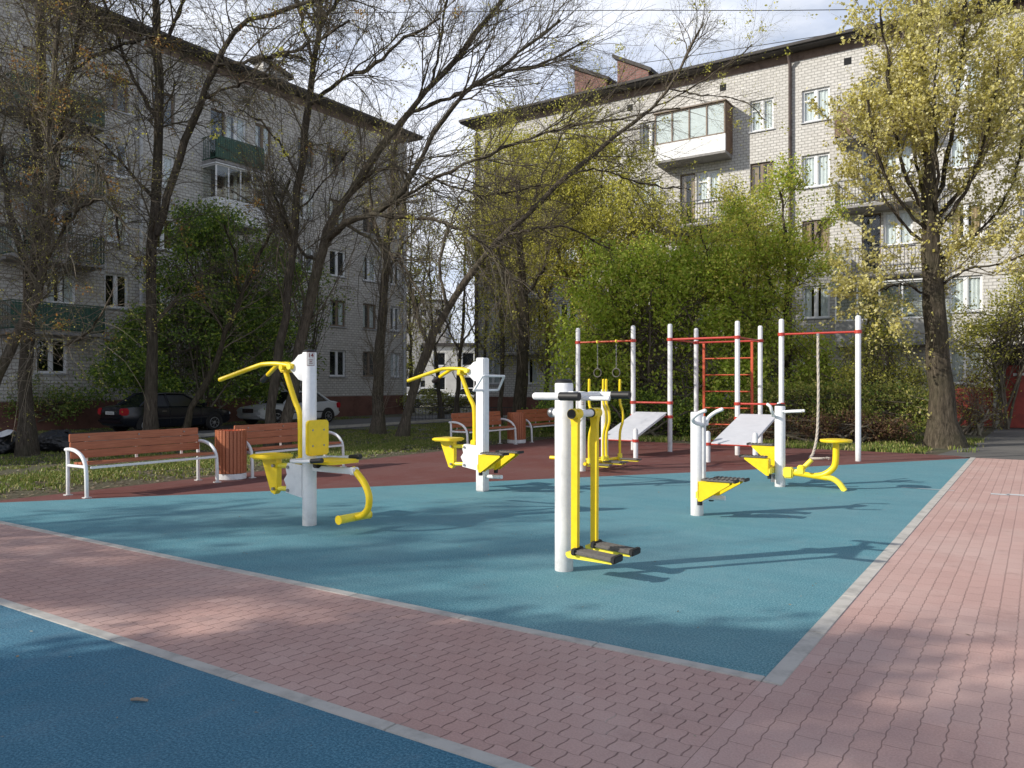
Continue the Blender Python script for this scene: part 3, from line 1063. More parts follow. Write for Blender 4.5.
def stepper_half(t, sx=1, zs=(.55, .55), zlow=.30, foot=True):
    """two foot plates on tapering yellow arms, reaching towards sx*x"""
    F = Matrix.Scale(sx, 4, (1, 0, 0))
    MB().box((.07, -.245, zlow + .02), (.13, .245, zlow + .12), T=F, bev=.015).build('stepper_hub', M['lemon'], t)
    for s, z in zip((-1, 1), zs):
        y = s * .19
        a = MB()
        for d in (-.055, .045):
            a.prism([(.10, z - .01), (.47, z + .0), (.47, z - .03), (.14, zlow + (z - zs[0]) * .6), (.10, zlow + (z - zs[0]) * .6)], y + d, y + d + .010, T=F)
        a.box((.10, y - .055, zlow + .10), (.112, y + .055, z - .02), T=F)
        o = a.build('pedal_arm', M['yellow'], t)
        p = MB().box((.14, y - .075, z), (.53, y + .075, z + .020), T=F, bev=.006)
        for i in range(7):
            p.box((.16 + i * .050, y - .068, z + .020), (.185 + i * .050, y + .068, z + .028), T=F)
        p.build('foot_plate', M['tread'], o)
        MB().box((.515, y - .078, z - .006), (.545, y + .078, z + .030), T=F, bev=.005).build('plate_end', M['black'], o)
    for s in (-1, 1):
        MB().tube([(.105, s * .19, zlow + .02), (.105, s * .19, zlow - .05)], .03, 12, T=F).build('buffer', M['black'], t)
    if foot:
        MB().tube([(.05, 0, .215), (.34, 0, .225)], .028, 14, T=F).build('footrest', M['white'], t)


def horns(t, sx=1, h=1.21, reach=.20):
    F = Matrix.Scale(sx, 4, (1, 0, 0))
    for s in (-1, 1):
        m = MB().tube([(.0, 0, h - .13), (.085, s * .07, h - .135), (.05, s * .19, h - .11), (.05, s * .27, h - .06), (reach * .6, s * .295, h + .0), (reach, s * .29, h + .035)], .023, 12, T=F, smoothpts=5)
        m.ball((reach * sx, s * .29, h + .035), .024)
        m.build('handle', M['white'], t)


def number_sticker(t, txt, z, ang, r=0.0785, w=.075, h=.13):
    """curved paper label on the post with a red border and its number"""
    mb = MB()
    k = 8
    half = w / r / 2
    for lay, (ww, hh, mi, dr) in enumerate(((1.0, 1.0, 1, .0012), (.90, .94, 0, .0022))):
        vs, fs = [], []
        for i in range(k + 1):
            a = ang - half * ww + 2 * half * ww * i / k
            for zz in (-h / 2 * hh, h / 2 * hh):
                vs.append(((r + dr) * math.cos(a), (r + dr) * math.sin(a), z + zz))
        for i in range(k):
            fs.append((2 * i, 2 * i + 2, 2 * i + 3, 2 * i + 1))
        mb.add(vs, fs, mi)
    # rows of small print under the number
    for j, (z0, wd) in enumerate(((-.012, .55), (-.030, .35), (-.048, .5))):
        vs, fs = [], []
        for i in range(5):
            a = ang - half * wd + 2 * half * wd * i / 4
            for zz in (-.0035, .0035):
                vs.append(((r + .0032) * math.cos(a), (r + .0032) * math.sin(a), z + z0 + zz))
        for i in range(4):
            fs.append((2 * i, 2 * i + 2, 2 * i + 3, 2 * i + 1))
        mb.add(vs, fs, 1)
    st = mb.build('number_sticker', [M['plate'], M['ink']], t, fix=False)
    for i, ch in enumerate(txt):
        cu = bpy.data.curves.new('number', 'FONT')
        cu.body = ch
        cu.size = .062
        cu.align_x = 'CENTER'
        cu.align_y = 'CENTER'
        cu.extrude = .0004
        cu.offset = .0012
        cu.materials.append(M['ink'])
        tmp = bpy.data.objects.new('number_curve', cu)
        COL.objects.link(tmp)
        bpy.context.view_layer.update()
        me = bpy.data.meshes.new_from_object(tmp.evaluated_get(bpy.context.evaluated_depsgraph_get()))
        bpy.data.objects.remove(tmp)
        o = bpy.data.objects.new('number', me)
        COL.objects.link(o)
        o.parent = st
        a = ang + (i - (len(txt) - 1) / 2) * .031 / r
        o.location = ((r + .0035) * math.cos(a), (r + .0035) * math.sin(a), z + .036)
        o.rotation_euler = (math.pi / 2, 0, a + math.pi / 2)


# --- pulldown with a leg-lift seat (number 14)
t = thing('pulldown_machine', 'white post marked 14 with yellow pulldown lever, backrest seat and curved leg lever', 'exercise machine', base_pt(309.5, 525), TURN)
post_parts(t, 1.90)
pulldown_half(t)
number_sticker(t, '14', 1.825, R_(-32), w=.085, h=.15)
b = MB()
P3 = Matrix(((0, 0, 1, 0), (1, 0, 0, 0), (0, 1, 0, 0), (0, 0, 0, 1)))      # (a,b,c) -> (c,a,b)
b.prism(rrect(.31, .385, .045, 0, .965), .110, .135, axis='x').prism(rrect(.285, .36, .04, 0, .965), .135, .142, axis='x')
bk = b.build('backrest', M['yellow'], t)
for y in (-.08, .08):
    for z in (.88, 1.05):
        MB().tube([(.141, y, z), (.146, y, z)], .011, 10).build('bolt', M['steel'], bk)
MB().box((.06, -.05, .85), (.111, .05, 1.12), bev=.008).build('backrest_bracket', M['white'], t)
s = MB().prism(rrect(.46, .42, .06, .345, 0), .705, .732, axis='z').prism(rrect(.42, .38, .05, .345, 0), .732, .740, axis='z')
s.build('seat', M['yellow'], t)
MB().box((.05, -.03, .60), (.66, .03, .665), bev=.010).box((.64, -.045, .595), (.72, .045, .675), bev=.012).build('seat_beam', M['white'], t)
MB().box((.12, -.07, .64), (.20, .07, .706), bev=.01).build('hinge_block', M['black'], t)
for s_ in (-1, 1):
    o = MB().tube([(-.06, s_ * .05, .72), (-.05, s_ * .20, .72), (.05, s_ * .27, .725), (.20, s_ * .275, .73), (.47, s_ * .28, .755)], .020, 12, smoothpts=4).build('side_handle', M['white'], t)
    MB().tube([(.34, s_ * .278, .742), (.50, s_ * .281, .758)], .026, 14).build('grip', M['black'], o)
lv = MB().tube([(.66, 0, .655), (.74, 0, .60), (.84, 0, .50), (.895, 0, .38), (.88, 0, .26), (.80, 0, .18), (.68, 0, .145)], .036, 16, smoothpts=5).build('leg_lever', M['yellow'], t)
MB().tube([(.68, -.215, .15), (.68, .215, .15)], .044, 18).build('foot_roller', M['lemon'], lv)
for s_ in (-1, 1):
    MB().tube([(.68, s_ * .215, .15), (.68, s_ * .225, .15)], .048, 18).build('roller_end', M['yellow'], lv)

# --- pulldown with stepper
t = thing('pulldown_machine', 'square white post with yellow pulldown lever, hand loop and yellow stepper pedals', 'exercise machine', base_pt(482.5, 491), TURN)
post_parts(t, 1.93, square=True, cap=False)
pulldown_half(t)
stepper_half(t, 1, (.56, .56), .30)
MB().tube([(.055, 0, 1.46), (.055, -.29, 1.46), (.075, -.30, 1.47), (.19, -.27, 1.655), (.21, -.25, 1.665), (.21, .25, 1.665), (.19, .27, 1.655), (.075, .30, 1.47), (.055, .29, 1.46), (.055, 0, 1.46)], .018, 12).build('hand_loop', M['white'], t)

# --- air walker (nearest)
t = thing('air_walker', 'nearest machine, white post with two hanging yellow legs and grey foot plates', 'exercise machine', base_pt(564, 570), TURN)
post_parts(t, 1.56)
MB().tube([(-.10, 0, 1.31), (.20, 0, 1.31)], .034, 16).build('axle_arm', M['white'], t)
MB().ball((-.115, 0, 1.31), .042, seg=16).build('axle_nut', M['steel'], t)
MB().prism([(.07, 1.29), (.19, 1.285), (.07, 1.14)], -.012, .012).build('gusset', M['white'], t)
MB().tube([(.20, -.23, 1.31), (.20, .23, 1.31)], .03, 16).build('axle', M['white'], t)
for i, s_ in enumerate((-1, 1)):
    y = s_ * .165
    l = MB().tube([(.20, y - .06, 1.31), (.20, y + .06, 1.31)], .043, 18)
    l.prism([(.155, 1.345), (.245, 1.345), (.230, 1.22), (.225, .16), (.170, .16), (.172, 1.22)], y - .02, y + .022)
    leg = l.build('swing_leg', M['yellow'], t)
    MB().tube([(.20, y + .06, 1.31), (.20, y + .067, 1.31)], .038, 16).tube([(.20, y - .06, 1.31), (.20, y - .067, 1.31)], .038, 16).build('bearing_cap', M['black'], leg)
    MB().prism([(.13, .175), (.13, .20), (.25, .20), (.54, .165), (.54, .15), (.15, .155)], y - .035, y + .035).build('pedal_arm', M['lemon'], leg)
    p = MB().box((.20, y - .068, .168), (.56, y + .068, .192), bev=.008)
    for j in range(5):
        p.box((.215, y - .058 + j * .026, .192), (.545, y - .046 + j * .026, .202))
    T_ = Matrix.Translation((0, 0, .045)) @ Matrix.Rotation(R_(4), 4, 'Y')
    p.v = [tuple(T_ @ Vector(q)) for q in p.v]
    fp = p.build('foot_plate', M['tread'], leg)
    for x0_ in (.185, .535):
        e = MB().box((x0_, y - .076, .158), (x0_ + .04, y + .076, .212), bev=.008)
        e.v = [tuple(T_ @ Vector(q)) for q in e.v]
        e.build('plate_end', M['black'], leg)
MB().tube([(.10, -.445, 1.455), (.10, .445, 1.455)], .027, 16).box((.03, -.05, 1.42), (.12, .05, 1.49), bev=.008).build('handlebar', M['white'], t)
for s_ in (-1, 1):
    o = MB().tube([(.0, s_ * .445, 1.455), (.26, s_ * .445, 1.455)], .029, 16).ball((0, s_ * .445, 1.455), .029).build('bar_end', M['white'], t)
    MB().tube([(.22, s_ * .445, 1.455), (.39, s_ * .445, 1.455)], .033, 16).build('grip', M['black'], o)
MB().tube([(.10, .12, 1.43), (.36, .12, 1.43)], .018, 12).build('short_handle', M['white'], t)

# --- stepper post
t = thing('stepper_machine', 'short white post with horn handles and step pedals, no seat, right of the air walker', 'exercise machine', base_pt(697, 515), TURN)
post_parts(t, 1.22, r=.075, cap=False)
MB().box((.074, -.035, .30), (.10, .035, 1.17), bev=.006).build('rear_plate', M['white_old'], t)
stepper_half(t, 1, (.44, .42), .20)
horns(t, 1)

# --- stepper and rider post
t = thing('rider_machine', 'short white post with yellow stepper and round yellow rider seat', 'exercise machine', base_pt(780, 486.5), TURN)
post_parts(t, 1.22, r=.077, cap=True)
stepper_half(t, -1, (.44, .60), .18, foot=False)
horns(t, -1, reach=.10)
MB().tube([(-.11, 0, .18), (-.11, 0, .06)], .03, 12).build('damper', M['steel'], t)
MB().tube([(.06, -.06, 1.13), (.16, -.08, 1.14), (.34, -.08, 1.15)], .022, 12).tube([(.06, .06, 1.13), (.16, .08, 1.14), (.34, .08, 1.15)], .022, 12).build('rider_handle', M['white'], t)
MB().tube([(.05, 0, .23), (.30, 0, .21), (.55, 0, .185), (.68, 0, .175)], .042, 16).build('beam', M['yellow'], t)
MB().box((.06, -.07, .14), (.20, .07, .30), bev=.02).build('beam_mount', M['lemon'], t)
MB().tube([(.50, 0, .19), (.62, 0, .215), (.73, 0, .29), (.79, 0, .40), (.80, 0, .70)], .046, 16, smoothpts=5).build('seat_stem', M['yellow'], t)
MB().lathe([(.10, .70), (.215, .715), (.225, .735), (.215, .752), (.15, .760), (.01, .762)], 28, c=(.80, 0, -.01)).build('seat', M['yellow'], t)
MB().tube([(.60, 0, .185), (.74, 0, .17), (.84, 0, .11), (.92, 0, .0)], .042, 16, smoothpts=5).build('ground_leg', M['lemon'], t)
lv = MB().tube([(.16, 0, .22), (.30, 0, .26), (.46, 0, .43)], .034, 14).box((.26, -.05, .20), (.36, .05, .34), bev=.015).build('foot_lever', M['lemon'], t)
for s_ in (-1, 1):
    MB().tube([(.36, s_ * .03, .32), (.36, s_ * .17, .32)], .022, 12).build('foot_peg', M['yellow'], lv)

# --- ski walker behind the air walker: two posts and four yellow poles on sliding foot boards
X1 = base_pt(582, 471)
t = thing('ski_machine', 'light grey posts with wavy yellow poles and low foot boards behind the air walker', 'exercise machine', X1, TURN)
for y, h in ((0, 1.42), (.88, 1.45)):
    MB().lathe([(.066, 0), (.066, h - .01), (.056, h)], 24, c=(0, y, 0)).build('post', M['white_old'], t)
MB().tube([(0, 0, 1.30), (0, .88, 1.30)], .03, 12).build('top_beam', M['white_old'], t)
MB().tube([(-.92, .44, .16), (.30, .44, .15)], .035, 14).tube([(0, .06, .155), (0, .82, .155)], .04, 14).tube([(.16, -.2, .15), (.16, 1.25, .15)], .03, 14).build('base_bar', M['yellow'], t)
for y in (-.10, .44, .56, 1.12):
    p = MB().tube([(.20, y, .16), (.20, y, .62), (.26, y, .86), (.25, y, 1.05), (.20, y, 1.22), (.20, y, 1.62)], .024, 12, smoothpts=4)
    p.ball((.20, y, 1.62), .024)
    pole = p.build('ski_pole', M['yellow'], t)
    MB().tube([(.20, y, .10), (.20, y, .24)], .045, 14).build('pole_socket', M['lemon'], pole)
    MB().box((.22, y - .06, .135), (.62, y + .06, .16), bev=.006).build('foot_board', M['tread'], pole)
    MB().box((.22, y - .03, .105), (.58, y + .03, .133), bev=.006).build('board_arm', M['lemon'], pole)
number_sticker(t, '13', 1.24, R_(-45), r=.0665, w=.062, h=.12)


# --- the workout frame of tall posts
H = 2.93
t = thing('workout_frame', 'tall white posts joined by red bars with orange ladder and two sloping white boards', 'workout frame', (3.62, 18.1, 0), TURN)
# local positions: the front row runs along x (n), the second row 1.75 m behind
PX = {1: (-2.40, 0), 2: (-.92, 0), 3: (0, 0), 5: (1.56, 0), 7: (2.50, 0), 8: (4.01, 0), 4: (0, 1.66), 6: (1.56, 1.70)}
clampz = {1: (2.57,), 2: (2.57, 1.12, .80), 3: (2.57, 1.12, .80), 5: (2.57, 1.12, .80), 7: (2.60, 1.12, .80), 8: (2.60,), 4: (2.57,), 6: (2.57,)}
for i, (x, y) in PX.items():
    r = .054
    p = MB().lathe([(r, 0), (r, H - .05), (r * .9, H - .02), (r * .55, H - .003), (.005, H)], 20, c=(x, y, 0)).build('post', M['white_old'] if i in (1, 2, 3, 4) else M['white'], t)
    for z in clampz[i]:
        MB().lathe([(r + .002, -.035), (r + .018, -.033), (r + .018, .033), (r + .002, .035)], 20, c=(x, y, z)).build('clamp', M['red'], p)


def bar(p, q, z, r=.022, mat='red', name='bar'):
    a, c = Vector((*PX[p], z)), Vector((*PX[q], z))
    d = (c - a).normalized() * .06
    return MB().tube([a + d, c - d], r, 12).build(name, M[mat], t)


bar(1, 2, 2.57, mat='orange')
bar(3, 5, 2.57, .026)
bar(4, 6, 2.57, .024)
bar(3, 4, 2.57)
bar(5, 6, 2.57)
bar(7, 8, 2.60)
bar(2, 3, 1.12)
bar(2, 3, .80)
bar(5, 7, 1.12)
bar(5, 7, .80)
lad = MB()
lx0, lx1, ly = .19, 1.37, 1.68
lad.box((lx0 - .03, ly - .018, .14), (lx0 + .03, ly + .018, 2.55), bev=.006)
lad.box((lx1 - .03, ly - .018, .14), (lx1 + .03, ly + .018, 2.55), bev=.006)
ld = lad.build('ladder_frame', M['orange'], t)
for k in range(6):
    z = 2.17 - k * .40
    MB().tube([(lx0, ly, z), (lx1, ly, z)], .017, 10).build('rung', M['orange'], ld)
for a, c in ((-.92, 0.0), (1.56, 2.50)):
    y0 = -1.85
    for x in (a, c):
        sp = MB().lathe([(.05, 0), (.05, .58), (.03, .615), (.005, .62)], 18, c=(x, y0, 0)).build('short_post', M['white_old'], t)
        MB().lathe([(.052, -.03), (.066, -.028), (.066, .028), (.052, .03)], 18, c=(x, y0, .36)).build('clamp', M['red'], sp)
    MB().tube([(a + .05, y0, .36), (c - .05, y0, .36)], .02, 12).build('bar', M['red'], t)
    bd = MB().box((a + .07, 0, -.012), (c - .07, 1.93, .012), bev=.006)
    sl = math.atan2(.50, 1.80)
    Tm = Matrix.Translation((0, y0 - .02, .375)) @ Matrix.Rotation(sl, 4, 'X')
    bd.v = [tuple(Tm @ Vector(q)) for q in bd.v]
    b_ = bd.build('sit_up_board', M['board'], t)
    fr = MB()
    for x in (a + .10, c - .10):
        fr.box((x - .02, .04, -.045), (x + .02, 1.88, -.013))
    fr.v = [tuple(Tm @ Vector(q)) for q in fr.v]
    fr.build('board_rib', M['white_old'], b_)

# --- gymnastic rings on chains
for k, (px_, lab) in enumerate(((-1.86, 'left gymnastic ring hanging on a chain from the orange bar'), (-1.36, 'right gymnastic ring hanging on a chain from the orange bar'))):
    w = Vector((3.62, 18.1, 0)) + Matrix.Rotation(TURN, 3, 'Z') @ Vector((px_, 0, 0))
    r_ = thing('gymnastic_ring', lab, 'gymnastic ring', (w.x, w.y, 1.82), TURN, 'gymnastic rings on the workout frame')
    pts = [(.10 * math.cos(a), 0, .10 * math.sin(a)) for a in np.linspace(0, 2 * math.pi, 25)]
    MB().tube(pts, .013, 10, caps=False).build('hoop', M['tread'], r_)
    ch = MB()
    for i in range(14):
        z = .13 + i * .043
        T_ = Matrix.Translation((0, 0, z)) @ Matrix.Rotation(R_(90 * (i % 2)), 4, 'Z')
        ch.tube([(.011 * math.cos(a), 0, .027 * math.sin(a)) for a in np.linspace(0, 2 * math.pi, 9)], .005, 5, T=T_, caps=False)
    ch.build('chain', M['steel'], r_)
    MB().box((-.02, -.04, .715), (.02, .04, .79), bev=.008).build('hook', M['lemon'], r_)

# --- climbing rope
w = Vector((3.62, 18.1, 0)) + Matrix.Rotation(TURN, 3, 'Z') @ Vector((3.24, 0, 0))
r_ = thing('climbing_rope', 'thick pale climbing rope hanging from the right red bar, frayed end on ground', 'rope', (w.x, w.y, 0), TURN)
core = [Vector(q) for q in ((0, 0, 2.56), (0, -.01, 2.1), (.01, -.02, 1.5), (.0, -.01, .9), (-.02, -.03, .45), (-.08, -.08, .12), (-.13, -.14, .035), (-.04, -.24, .03), (.09, -.22, .032), (.16, -.14, .03))]
cp, _ = catmull(core, [.03] * len(core), 16)
for s_ in range(3):
    strand = []
    for i, q in enumerate(cp):
        a = i * .55 + s_ * 2.094
        tg = (cp[min(i + 1, len(cp) - 1)] - cp[max(i - 1, 0)]).normalized()
        u_ = tg.cross(Vector((.3, .9, .1))).normalized()
        v_ = tg.cross(u_)
        strand.append(q + (u_ * math.cos(a) + v_ * math.sin(a)) * .0125)
    MB().tube(strand, .016, 7).build('strand', M['rope'], r_)
fy = MB()
rn = random.Random(3)
for i in range(26):
    a, e = rn.uniform(-1.5, 1.5), rn.uniform(0, .5)
    p0 = cp[-1]
    d = Vector((math.cos(a) * math.cos(e), math.sin(a) * math.cos(e), math.sin(e))) * rn.uniform(.06, .13)
    fy.tube([p0, p0 + d * .6, p0 + d + Vector((0, 0, -.02))], .004, 4)
fy.build('frayed_end', M['rope'], r_)
MB().box((-.03, -.03, 2.54), (.03, .03, 2.60), bev=.01).build('rope_shackle', M['steel'], r_)


# ------------------------------------------------------------------ benches (length along y, facing +x) and litter bins
def make_bench():
    t = thing('park_bench', 'x', 'bench')
    L = 2.02
    for k in range(3):
        z0 = .505 + k * .116
        T_ = Matrix.Translation((-.235 - .018 * k, 0, 0))
        MB().box((-.02, -L / 2, z0), (.02, L / 2, z0 + .111), T=T_, bev=.006).build('backrest_plank', M['plank'], t)
    for k in range(4):
        x = -.16 + k * .108
        MB().box((x - .048, -L / 2 + .03, .430 - (0.006 * (1 - k))), (x + .048, L / 2 - .03, .466 - (0.006 * (1 - k))), bev=.006).build('seat_plank', M['plank'], t)
    for s in (-1, 1):
        y = s * (L / 2 - .02) + s * .035
        f = MB().tube([(-.27, y, 0), (-.275, y, .55), (-.285, y, .635)], .026, 10)
        f.tube([(-.33, y, .632), (-.20, y, .640), (-.06, y, .622), (.08, y, .565), (.17, y, .47), (.205, y, .34), (.22, y, 0)], .027, 12, smoothpts=4)
        f.tube([(-.27, y, .415), (.20, y, .415)], .022, 10)
        f.build('end_frame', M['white'], t)
        MB().box((-.31, y - .05, 0), (-.23, y + .05, .012), bev=.003).box((.18, y - .05, 0), (.26, y + .05, .012), bev=.003).build('foot', M['white'], t)
    MB().box((.235, -L / 2 + .02, .392), (.262, L / 2 - .02, .425), bev=.005).box((-.26, -L / 2 + .02, .392), (-.235, L / 2 - .02, .425), bev=.005).build('seat_rail', M['white'], t)
    for y in (-.75, 0, .75):
        MB().box((-.315, y - .02, .40), (-.298, y + .02, .82), bev=.004).build('back_strut', M['white'], t)
        MB().tube([(-.249, y, .80), (-.236, y, .80)], .012, 8).build('bolt', M['steel'], t)
    return t


B0 = make_bench()
GB = 'benches along the yard edge'
for i, (bl, fl, lab) in enumerate((((-6.16, 11.03), (-5.74, 10.74), 'red-brown slatted bench nearest the camera, with the whole front unobstructed'),
                                   ((-4.66, 13.32), (-4.24, 13.03), 'red-brown slatted bench behind the post marked 14, beside a litter bin'),
                                   ((-1.42, 18.84), (-1.0, 18.55), 'red-brown slatted bench behind the square white post with the hand loop'),
                                   ((.15, 21.26), (.57, 20.97), 'farthest red-brown slatted bench, partly behind the air walker'))):
    o = B0 if i == 0 else copy_tree(B0)
    mid = (Vector((*bl, 0)) + Vector((*fl, 0))) / 2 + Vector((MX[0], MX[1], 0)) * 1.0
    o.location = (mid.x, mid.y, 0.0)
    o.rotation_euler = (0, 0, TURN)
    tag(o, lab, 'bench', GB)


def make_bin():
    t = thing('litter_bin', 'x', 'litter bin')
    n = 26
    for k in range(n):
        a = 2 * math.pi * k / n
        T_ = Matrix.Rotation(a, 4, 'Z')
        MB().box((.222, -.0245, .10), (.244, .0245, .80), T=T_, bev=.004).build('slat', M['plank'], t)
    MB().lathe([(.20, .08), (.20, .78), (.213, .785), (.213, .75), (.205, .74)], 28).build('liner', M['orange'], t)
    MB().lathe([(.235, 0), (.245, .01), (.245, .085), (.235, .095)], 28).build('base_ring', M['white_old'], t)
    MB().lathe([(.185, .70), (.1, .695), (.01, .69)], 20).build('rubbish', M['greypanel'], t)
    return t


N0 = make_bin()
for i, (x, y, lab) in enumerate(((-4.60, 12.93, 'round slatted red litter bin between the two nearest benches'), (.12, 20.78, 'round slatted red litter bin between the two farthest benches'))):
    o = N0 if i == 0 else copy_tree(N0)
    o.location = (x, y, 0)
    o.rotation_euler = (0, 0, .3 * i)
    tag(o, lab, 'litter bin', 'slatted litter bins')


# ------------------------------------------------------------------ buildings
def facade(mb, x0, x1, z0, z1, ops, depth=.16, y=0.0):
    """wall face with real openings and their reveals; outside is -y"""
    xs = sorted({x0, x1, *[o[0] for o in ops], *[o[1] for o in ops]})
    zs = sorted({z0, z1, *[o[2] for o in ops], *[o[3] for o in ops]})
    for i in range(len(xs) - 1):
        for j in range(len(zs) - 1):
            cx, cz = (xs[i] + xs[i + 1]) / 2, (zs[j] + zs[j + 1]) / 2
            if any(o[0] < cx < o[1] and o[2] < cz < o[3] for o in ops):
                continue
            mb.add([(xs[i], y, zs[j]), (xs[i + 1], y, zs[j]), (xs[i + 1], y, zs[j + 1]), (xs[i], y, zs[j + 1])], [(0, 1, 2, 3)])
    for a, b, c, d in ops:
        for q in (((a, c), (a, d)), ((b, d), (b, c)), ((a, d), (b, d)), ((b, c), (a, c))):
            (p, r), (s, u) = q
            mb.add([(p, y, r), (s, y, u), (s, y + depth, u), (p, y + depth, r)], [(0, 1, 2, 3)])


WCACHE = {}


def window(parent, xc, z, w, h, kind='plain', frame='frame', sill=True):
    """framed window > pane, sill, curtain; origin at the middle of the opening's lower edge"""
    key = (round(w, 2), round(h, 2), kind, frame, sill)
    if key in WCACHE:
        o = copy_tree(WCACHE[key], parent)
        o.location = (xc, 0, z)
        return o
    a, b, t = -w / 2, w / 2, .055
    y0, y1 = .085, .15
    m = MB()
    m.box((a, y0, 0), (a + t, y1, h)).box((b - t, y0, 0), (b, y1, h)).box((a + t, y0, 0), (b - t, y1, t)).box((a + t, y0, h - t), (b - t, y1, h))
    if w > .75:
        c = a + w * (.5 if kind != 'tri' else .62)
        m.box((c - .05, y0 - .004, t), (c + .05, y1, h - t))
        for (p, q) in ((a + t, c - .05), (c + .05, b - t)):          # sash frames inside the main frame
            m.box((p, y0 + .012, t), (p + .035, y1, h - t)).box((q - .035, y0 + .012, t), (q, y1, h - t))
            m.box((p + .035, y0 + .012, t), (q - .035, y1, t + .035)).box((p + .035, y0 + .012, h - t - .035), (q - .035, y1, h - t))
        if kind in ('tri', 'old', 'sun'):
            m.box((a + t + .035, y0 + .014, h * .66), (c - .085, y1 - .01, h * .66 + .05))
    o = m.build('window', M[frame], parent, (xc, 0, z))
    MB().box((a + t, .118, t), (b - t, .124, h - t)).build('pane', M['glass'], o)
    if sill:
        MB().box((a - .06, -.07, -.05), (b + .06, .085, -.004), bev=.006).build('sill', M['sill'], o)
    if kind in ('curtain', 'half', 'tan', 'grey', 'sun'):
        cm = {'curtain': 'curtain', 'half': 'curtain', 'sun': 'curtain', 'tan': 'curtain_tan', 'grey': 'curtain_grey'}[kind]
        c = MB()
        spans = [(a + .02, b - .02)] if kind in ('curtain', 'sun') else [(a + .02, a + w * .32), (b - w * .34, b - .02)]
        for p, q in spans:
            k = max(8, int((q - p) / .028))
            vs, fs = [], []
            for i in range(k + 1):
                x = p + (q - p) * i / k
                yy = .19 + .020 * math.sin(i * 1.25 + xc) + .010 * math.sin(i * .37)
                vs += [(x, yy, .03), (x, yy, h - .03)]
            for i in range(k):
                fs.append((2 * i, 2 * i + 2, 2 * i + 3, 2 * i + 1))
            c.add(vs, fs)
        c.build('curtain', M[cm], o, fix=False)
    WCACHE[key] = o
    return o


def balcony(parent, x0, x1, z, style='rails', rail='iron', panel='greypanel', d=1.0, h=1.05, gframe='frame', blind=False):
    """slab with railing, boards or glazing; sticks out of the wall towards -y"""
    b = MB().prism([(-.001, -.17), (-d, -.10), (-d, .0), (-.001, .0)], x0, x1, axis='x')
    b.v = [(p[0], p[1], p[2] + z) for p in b.v]
    o = b.build('balcony', M['balcony_slab'], parent)
    r = MB()
    if style in ('rails', 'green', 'boxed'):
        for zz in (.08, h):
            r.box((x0, -d, z + zz - .02), (x1, -d + .04, z + zz + .02)).box((x0, -d + .04, z + zz - .02), (x0 + .04, 0, z + zz + .02)).box((x1 - .04, -d + .04, z + zz - .02), (x1, 0, z + zz + .02))
        n = int((x1 - x0) / .13)
        for i in range(n + 1):
            x = x0 + .012 + (x1 - x0 - .024) * i / n
            r.box((x - .010, -d + .01, z + .1), (x + .010, -d + .03, z + h - .02))
        for i in range(8):
            y = -d + .12 * i + .06
            for x in (x0 + .02, x1 - .02):
                r.box((x - .010, y - .010, z + .1), (x + .010, y + .010, z + h - .02))
        r.build('railing', M[rail], o)
    if style == 'green':
        k = int((x1 - x0) / .11)
        p = MB()
        for i in range(k):
            x = x0 + (x1 - x0) * i / k
            p.box((x + .006, -d - .022, z + .10), (x + (x1 - x0) / k - .006, -d - .004, z + h - .05))
        p.build('boarding', M[rail], o)
    if style == 'boxed':
        p = MB()
        for i in range(4):
            p.box((x0 + .02 + i * .155, -d - .022, z + .06), (x0 + .165 + i * .155, -d - .004, z + h + .12))
        for i in range(5):
            p.box((x0 - .02, -d + .02 + i * .19, z + .06), (x0 - .003, -d + .20 + i * .19, z + h + .12))
        p.build('boarding', M[panel], o)
    if style == 'glazed':
        ht = 2.45 if not blind else 2.22
        h = h if not blind else .86
        p = MB().box((x0, -d, z + .002), (x1, -d + .03, z + h - .1)).box((x0, -d + .03, z + .002), (x0 + .03, -.002, z + h - .1)).box((x1 - .03, -d + .03, z + .002), (x1, -.002, z + h - .1))
        p.build('parapet', M[panel], o)
        n = 4
        for zz in (h - .1, ht - .06):
            r.box((x0, -d - .004, z + zz), (x1, -d + .05, z + zz + .06)).box((x0, -d + .05, z + zz), (x0 + .05, -.002, z + zz + .06)).box((x1 - .05, -d + .05, z + zz), (x1, -.002, z + zz + .06))
        for i in range(n + 1):
            x = x0 + (x1 - x0 - .06) * i / n
            r.box((x, -d, z + h - .04), (x + .06, -d + .05, z + ht - .06))
        r.box((x0 - .06, -d - .08, z + ht), (x1 + .06, -.002, z + ht + .05))
        r.build('glazing_frame', M[gframe], o)
        if blind:
            for i in range(n):
                xa, xb = x0 + (x1 - x0 - .06) * i / n + .07, x0 + (x1 - x0 - .06) * (i + 1) / n - .01
                MB().box((xa, -d + .045, z + h - .02), (xb, -d + .052, z + ht - .08)).build('blind', M['curtain'], o)
            MB().box((x1 - .028, -.9, z + .01), (x1 + .018, -.02, z + ht - .08)).build('side_board', M['woodpanel'], o)
        MB().box((x0 + .06, -d + .02, z + h - .04), (x1 - .06, -d + .026, z + ht - .06)).build('pane', M['glass'], o)
        for xx in (x0 + .02, x1 - .026):
            MB().box((xx, -d + .055, z + h), (xx + .006, -.05, z + ht - .06)).build('side_pane', M['glass'], o)
    return o


def wires_on(parent, x0, x1, z):
    m = MB()
    for x in np.linspace(x0, x1, 6):
        m.tube([(x, -.98, z + 1.05), (x, -.98, z + 2.1)], .012, 5)
    for k in range(3):
        m.tube([(x0, -.98, z + 1.5 + .28 * k), (x1, -.98, z + 1.5 + .28 * k)], .006, 4)
    return m.build('drying_lines', M['iron'], parent)


